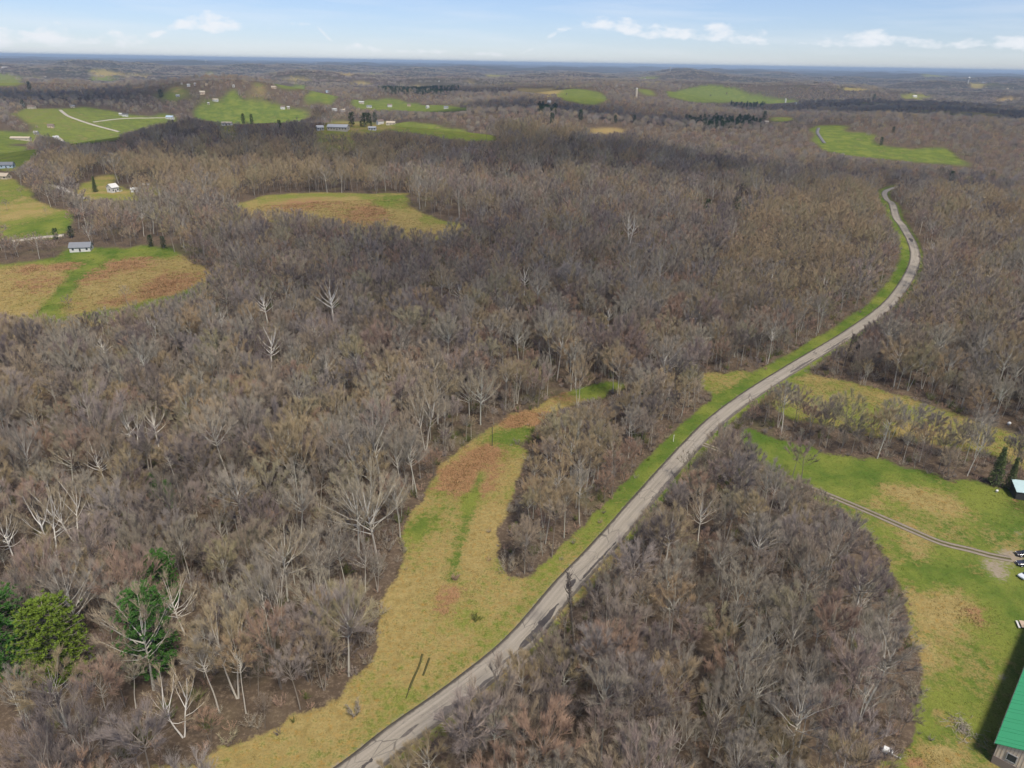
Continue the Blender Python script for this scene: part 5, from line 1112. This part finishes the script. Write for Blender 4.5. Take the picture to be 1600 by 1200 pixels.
for lod, r0, r1, sp, seed in LODS:
    x, y = GRID(r0, r1, sp, seed); ok = forest_ok(x, y); x, y = x[ok], y[ok]
    g = np.random.default_rng(seed + 40)
    thin = g.random(len(x)) < (.9 + .3 * wob(x, y, 45, 2.2)); x, y = x[thin], y[thin]
    kd = kinds_of(x, y, g); z = hgt(x, y)
    sc = np.clip(g.normal(.83, .2, len(x)), .4, 1.25) * (1 + .12 * wob(x, y, 90, 4.0))
    if lod == 'near':   # the belts right of the road and round the old field are younger and lower
        px, py, pz = project(np.stack([x, y, z], 1)); belt = (px > 1150) & (py > 630) & (py < 770); sc[belt] *= .88; low = ((px > 780) & (px < 1010) & (py > 600) & (py < 940)) | ((px < 420) & (py > 370) & (py < 420))
        sc[low] *= .82; low2 = (px > 1380) & (py > 850); sc[low2] *= .7
        low3 = (px > 640) & (px < 1450) & (py > 760) & ~low; sc[low3] *= .95
    sc, keep = fit_heights(x, y, z, sc, {'near': 21, 'mid': 20, 'far': 16}[lod], lod)
    x, y, z, kd, sc = x[keep], y[keep], z[keep], kd[keep], sc[keep]
    ALL[lod] = dict(x=x, y=y, z=z, kd=kd, sc=sc, rz=g.uniform(0, 6.28, len(x)), var=g.integers(0, 1000, len(x)), sx=g.uniform(.85, 1.15, len(x)))
ZONES = [  # test on the foot pixel -> (zone phrase)
    (lambda px, py: (px > 1150) & (py > 620) & (py < 775), 'belt between the two right-hand fields'),
    (lambda px, py: (px > 1130) & (py <= 620), 'wood right of the upper road'),
    (lambda px, py: (px > 1005 + (780 - py) * 1.0) & (py > 640), 'roadside grove beside the green field'),
    (lambda px, py: (px > 770) & (py > 590) & (py < 930), 'thicket between gold meadow and road'),
    (lambda px, py: (px < 330) & (py > 760), 'lower left wood around the pines'),
    (lambda px, py: (py > 760), 'wood beside the gold meadow'),
    (lambda px, py: (px < 420), 'left wood below the old field'),
    (lambda px, py: (py > -1e9), 'wood above the meadow head')]
LOOK = {'brown': ('brown_tree', 'bare grey-brown tree'), 'tan': ('tan_tree', 'tan budding tree'), 'red': ('maple_tree', 'reddish-twigged tree'), 'grey': ('ash_tree', 'pale-barked grey tree')}
LMP = [(18, 1040, 'dark pine at the left edge'), (106, 1050, 'bright round pine'), (255, 1030, 'pair of pines'), (88, 850, 'big fanned white tree'), (287, 1140, 'forked white-grey tree'), (435, 950, 'yellow-green leafing shrub'), (575, 850, 'tall pale trees at the wood edge'), (665, 690, 'twin-stemmed cream tree'),
       (905, 1000, 'ivy-covered trunks by the road'), (1340, 930, 'white leaning dead trunk'), (1386, 1165, 'white trailer'), (1240, 750, 'near end of the driveway'), (1560, 750, 'olive spruces'), (1090, 840, 'pale straight roadside tree'), (255, 780, 'two small dark pines'), (769, 690, 'thin dark pole'), (1320, 560, 'dead trunks by the upper road'), (1103, 575, 'utility pole')]
A = ALL['near']; px, py, pz = project(np.stack([A['x'], A['y'], A['z'] + 5], 1)); inview = (px > 5) & (px < 1595) & (py > 0) & (py < 1195)
single = np.zeros(len(px), bool)
for ki, kn in enumerate(KN):
    c = np.nonzero((A['kd'] == ki) & inview)[0]; c = c[np.argsort(pz[c])][:{'brown': 300, 'tan': 110, 'red': 110, 'grey': 160}[kn]]
    single[c] = True; prs = KIND[(kn, 'near')]
    for i in c:
        zn = next(ph for t, ph in ZONES if bool(t(px[i], py[i]))); nm, lk_ = LOOK[kn]; pr = prs[A['var'][i] % len(prs)]
        hgt_w = 'tall' if A['sc'][i] > .92 else ('low' if A['sc'][i] < .64 else 'mid-sized')
        lm = None
        for q, (lx, ly, ph) in enumerate(LMP):
            dpx = math.hypot(px[i] - lx, (py[i] - ly) * 1.3)
            if dpx < 75 and (lm is None or dpx < lm[0]): lm = (dpx, q)
        if lm:
            lx, ly, ph = LMP[lm[1]]; ddx, ddy = px[i] - lx, py[i] - ly
            rel = ('left of' if ddx < 0 else 'right of') if abs(ddx) > abs(ddy) * 1.2 else ('behind' if ddy < 0 else 'in front of')
            lb = f'{hgt_w} {lk_} {rel} the {ph}'
        else:
            row = 'in front part of' if py[i] > 1030 else ('in middle part of' if py[i] > 850 else 'in back part of')
            sd = 'wide' if A['sx'][i] > 1.04 else ('narrow' if A['sx'][i] < .95 else '')
            lb = ' '.join(f'{hgt_w} {sd} {lk_} {row} {zn}'.split())
        plant(nm, pr, (A['x'][i], A['y'][i], A['z'][i]), pr['H'] * A['sc'][i], A['rz'][i], lb, 'tree', lb, .05, A['sx'][i])
print('individual trees', single.sum())
for lod, lbl in (('near', 'bare woodland behind the nearest rows of trees'), ('mid', 'bare brown woodland covering the middle distance'), ('far', 'bare woodland on the far hills')):
    A = ALL[lod]
    for ki, kn in enumerate(KN):
        s = A['kd'] == ki
        if lod == 'near': s &= ~single
        n = s.sum(); prs = KIND[(kn, lod)]; g = np.random.default_rng(ki)
        sc = A['sc'][s]; S3 = np.stack([sc * A['sx'][s], sc * A['sx'][s], sc], 1) * (.9 if lod == 'far' else 1.0)
        rot = np.stack([g.normal(0, .04, n), g.normal(0, .04, n), A['rz'][s]], 1)
        mass(f'{kn}_woodland', f'{LOOK[kn][1]}s of the {lbl}', 'woodland', prs, np.stack([A['x'][s], A['y'][s], A['z'][s]], 1), rot, S3, A['var'][s] % len(prs))
        print(lod, kn, n)
# farther woods, thinning into the plain
x, y = GRID(4000, 11000, 62, 14); ok = forest_ok(x, y); x, y = x[ok], y[ok]; n = len(x); g = np.random.default_rng(5); sc = g.uniform(.9, 1.35, n)
mass('far_woodland', 'hazy bare woods reaching to the horizon', 'woodland', KIND[('clump', 'far')], np.stack([x, y, hgt(x, y)], 1), np.stack([0 * x, 0 * x, g.uniform(0, 6.28, n)], 1), np.stack([sc * 1.4, sc * 1.4, sc], 1), g.integers(0, 3, n))
# evergreen patches in the far woods
CON = [gpts(p)[:, :2] for p in ([(590, 140), (640, 138), (720, 140), (690, 150), (600, 148)], [(1070, 190), (1170, 188), (1190, 200), (1100, 206)], [(1140, 164), (1195, 165), (1190, 171), (1142, 170)], [(1375, 228), (1400, 230), (1398, 240), (1372, 238)], [(840, 170), (870, 172), (868, 182), (842, 180)], [(935, 110), (975, 112), (970, 122), (938, 120)])]
x, y = GRID(900, 5000, 13, 15); inc = np.zeros(len(x), bool)
for P_ in CON: inc |= in_poly(x, y, P_)
inc &= forest_ok(x, y)
x, y = x[inc], y[inc]; n = len(x); g = np.random.default_rng(6); keep = g.random(n) < .75; x, y = x[keep], y[keep]; n = len(x); sc = g.uniform(.75, 1.15, n); print('far conifers', n)
mass('evergreen_woodland', 'dark evergreen plantations within the far bare woods', 'woodland', KIND[('conifer', 'far')], np.stack([x, y, hgt(x, y)], 1), np.stack([0 * x, 0 * x, g.uniform(0, 6.28, n)], 1), np.stack([sc, sc, sc], 1), g.integers(0, 3, n))
# saplings filling the gaps between the near trees
x, y = GRID(60, 380, 5.2, 23); ok = forest_ok(x, y); x, y = x[ok], y[ok]; g = np.random.default_rng(24); kp = g.random(len(x)) < .55; x, y = x[kp], y[kp]; sc = g.uniform(.25, .5, len(x)); z = hgt(x, y)
sc, keep = fit_heights(x, y, z, sc, 21, 'near'); x, y, z, sc = x[keep], y[keep], z[keep], sc[keep]; n = len(x); prs = KIND[('brown', 'near')][:3] + KIND[('grey', 'near')][:2]
mass('saplings', 'thin young trees between the bigger bare ones', 'undergrowth', prs, np.stack([x, y, z], 1), np.stack([g.normal(0, .06, n), g.normal(0, .06, n), g.uniform(0, 6.28, n)], 1), np.stack([sc * .85, sc * .85, sc], 1), g.integers(0, 5, n)); print('saplings', n)
# brush under the trees and along the edges
x, y = GRID(60, 520, 3.4, 16); ok = forest_ok(x, y); g = np.random.default_rng(8)
a_ = g.uniform(0, 6.28, len(x)); edge = ~ok & forest_ok(x + 3.0 * np.cos(a_), y + 3.0 * np.sin(a_)) & (seg_dist(x, y, ROAD2) > 5.5) & (seg_dist(x, y, DRIVE[::3]) > 3)
keep = (ok & (g.random(len(x)) < (.7 + .5 * wob(x, y, 30, 1.1)))) | (edge & (g.random(len(x)) < .6))
sc = g.uniform(.5, 1.5, len(x)) * np.where(edge, .6, 1.0); x, y, sc = x[keep], y[keep], sc[keep]; n = len(x)
pk = g.choice([0, 0, 0, 1, 1, 2, 2, 3], n)
mass('undergrowth', 'brown brush and saplings under the bare trees', 'undergrowth', KIND[('shrub', 'near')], np.stack([x, y, hgt(x, y)], 1), np.stack([0 * x, 0 * x, g.uniform(0, 6.28, n)], 1), np.stack([sc, sc, sc], 1), pk); print('brush', n)
# grass tufts on the near meadows
x, y = GRID(60, 330, 1.15, 17); grass, gr, ru, dirt, reg = land(x, y); rd = seg_dist(x, y, ROAD2); dd = seg_dist(x, y, DRIVE[::3]); ok = (reg != -1) & (rd > 3.0) & (dd > 1.6) & (dirt < .3)
x, y, gr, ru = x[ok], y[ok], gr[ok], ru[ok]; g = np.random.default_rng(9); n = len(x); tall = 1 + 1.4 * np.clip(ru, 0, 1) - .45 * np.clip(gr, 0, 1); sc = g.uniform(.5, 1.3, n) * tall
mass('grass', 'tufted gold and green grass of the near meadows and verges', 'grass', KIND[('tuft', 'near')], np.stack([x, y, hgt(x, y)], 1), np.stack([0 * x, 0 * x, g.uniform(0, 6.28, n)], 1), np.stack([sc, sc, sc * .9], 1), g.integers(0, 3, n), dict(green=gr, rust=ru))
x, y = GRID(330, 620, 2.4, 18); grass, gr, ru, dirt, reg = land(x, y); rd = seg_dist(x, y, ROAD2); ok = (reg != -1) & (rd > 3.6); x, y, gr, ru = x[ok], y[ok], gr[ok], ru[ok]; n = len(x); g = np.random.default_rng(19)
sc = g.uniform(1.0, 2.6, n) * (1 + 1.2 * np.clip(ru, 0, 1) - .5 * np.clip(gr, 0, 1))
mass('grass', 'rough grass and weeds of the fields in the middle distance', 'grass', KIND[('tuft', 'near')], np.stack([x, y, hgt(x, y)], 1), np.stack([0 * x, 0 * x, g.uniform(0, 6.28, n)], 1), np.stack([sc, sc, sc * .8], 1), g.integers(0, 3, n), dict(green=gr, rust=ru))

# ------------------------------------------------------------------ haze
def haze():
    m = bpy.data.materials.new('haze'); m.use_nodes = True; nt = m.node_tree; nt.nodes.clear()
    o = nt.nodes.new('ShaderNodeOutputMaterial'); v = nt.nodes.new('ShaderNodeVolumePrincipled'); v.inputs['Color'].default_value = (.60, .77, .97, 1); v.inputs['Density'].default_value = HAZE; v.inputs['Anisotropy'].default_value = .1
    nt.links.new(v.outputs[0], o.inputs['Volume']); MATS['haze'] = m
    b_ = MB(); b_.box(-70000, 70000, -70000, 70000, -75, 150); ob = b_.build('haze', 'haze'); tag(ob, 'pale blue air over the far hills', 'haze', None, 'stuff')
# ------------------------------------------------------------------ cloud meshes added overhead, out of the picture, to lay shade on the woods
m, nt, b = new_mat('cloud'); b.inputs['Base Color'].default_value = (.9, .9, .9, 1); b.inputs['Roughness'].default_value = 1; b.inputs['Specular IOR Level'].default_value = 0
tl_ = nt.nodes.new('ShaderNodeBsdfTranslucent'); tl_.inputs[0].default_value = (.9, .9, .9, 1); mx_ = nt.nodes.new('ShaderNodeMixShader'); mx_.inputs[0].default_value = .4
nt.links.new(b.outputs[0], mx_.inputs[1]); nt.links.new(tl_.outputs[0], mx_.inputs[2]); tp_ = nt.nodes.new('ShaderNodeBsdfTransparent'); m2_ = nt.nodes.new('ShaderNodeMixShader'); m2_.inputs[0].default_value = .72
nt.links.new(mx_.outputs[0], m2_.inputs[1]); nt.links.new(tp_.outputs[0], m2_.inputs[2]); nt.links.new(m2_.outputs[0], nt.nodes['Material Output'].inputs[0])
def cloud(px, sx, sy, label, alt=900.0):
    P = ground(*px); c = np.array([P[0], P[1], 0]) + np.array(SUN_DIR) * (alt / SUN_DIR.z); r_ = np.random.default_rng(int(px[0])); e = MB()
    for q in range(14):
        a = r_.uniform(0, 6.28); rr = math.sqrt(r_.random()) * .75; o = np.array([math.cos(a) * rr * sx, math.sin(a) * rr * sy, r_.uniform(0, 40)]); R_ = np.array([sx, sy, 0]) * r_.uniform(.25, .5) + np.array([0, 0, r_.uniform(40, 90)])
        V = []; n1, n2_ = 14, 8
        for i in range(n2_ + 1):
            th = math.pi * i / n2_
            for j in range(n1):
                ph = 2 * math.pi * j / n1; k_ = 1 + .12 * r_.normal(); V.append(o + R_ * k_ * np.array([math.sin(th) * math.cos(ph), math.sin(th) * math.sin(ph), max(math.cos(th), -.25)]))
        e.add(V, [(i * n1 + j, i * n1 + (j + 1) % n1, (i + 1) * n1 + (j + 1) % n1, (i + 1) * n1 + j) for i in range(n2_) for j in range(n1)])
    ob = e.build('cloud', 'cloud', None, True); ob.location = tuple(c); tag(ob, label, None, None, 'structure')
cloud((300, 214), 330, 110, 'cloud whose shade lies on the purple ridge'); cloud((760, 425), 170, 70, 'cloud whose shade lies on the middle of the wood'); cloud((950, 258), 300, 90, 'cloud whose shade lies on the wood before the far road'); cloud((1500, 300), 200, 70, 'cloud whose shade lies beyond the road bend'); cloud((1480, 178), 620, 330, 'cloud whose shade lies on the dark right woods'); cloud((1330, 165), 600, 380, 'cloud whose shade lies on the right valley')
cloud((720, 148), 560, 230, 'cloud whose shade lies on the dark middle woods'); cloud((130, 151), 560, 220, 'cloud whose shade lies on the far left woods'); cloud((900, 176), 420, 150, 'cloud whose shade lies before the far tan slope'); cloud((1110, 198), 300, 130, 'cloud whose shade lies on the plantation wood')
HAZE = 5.5e-5
haze()
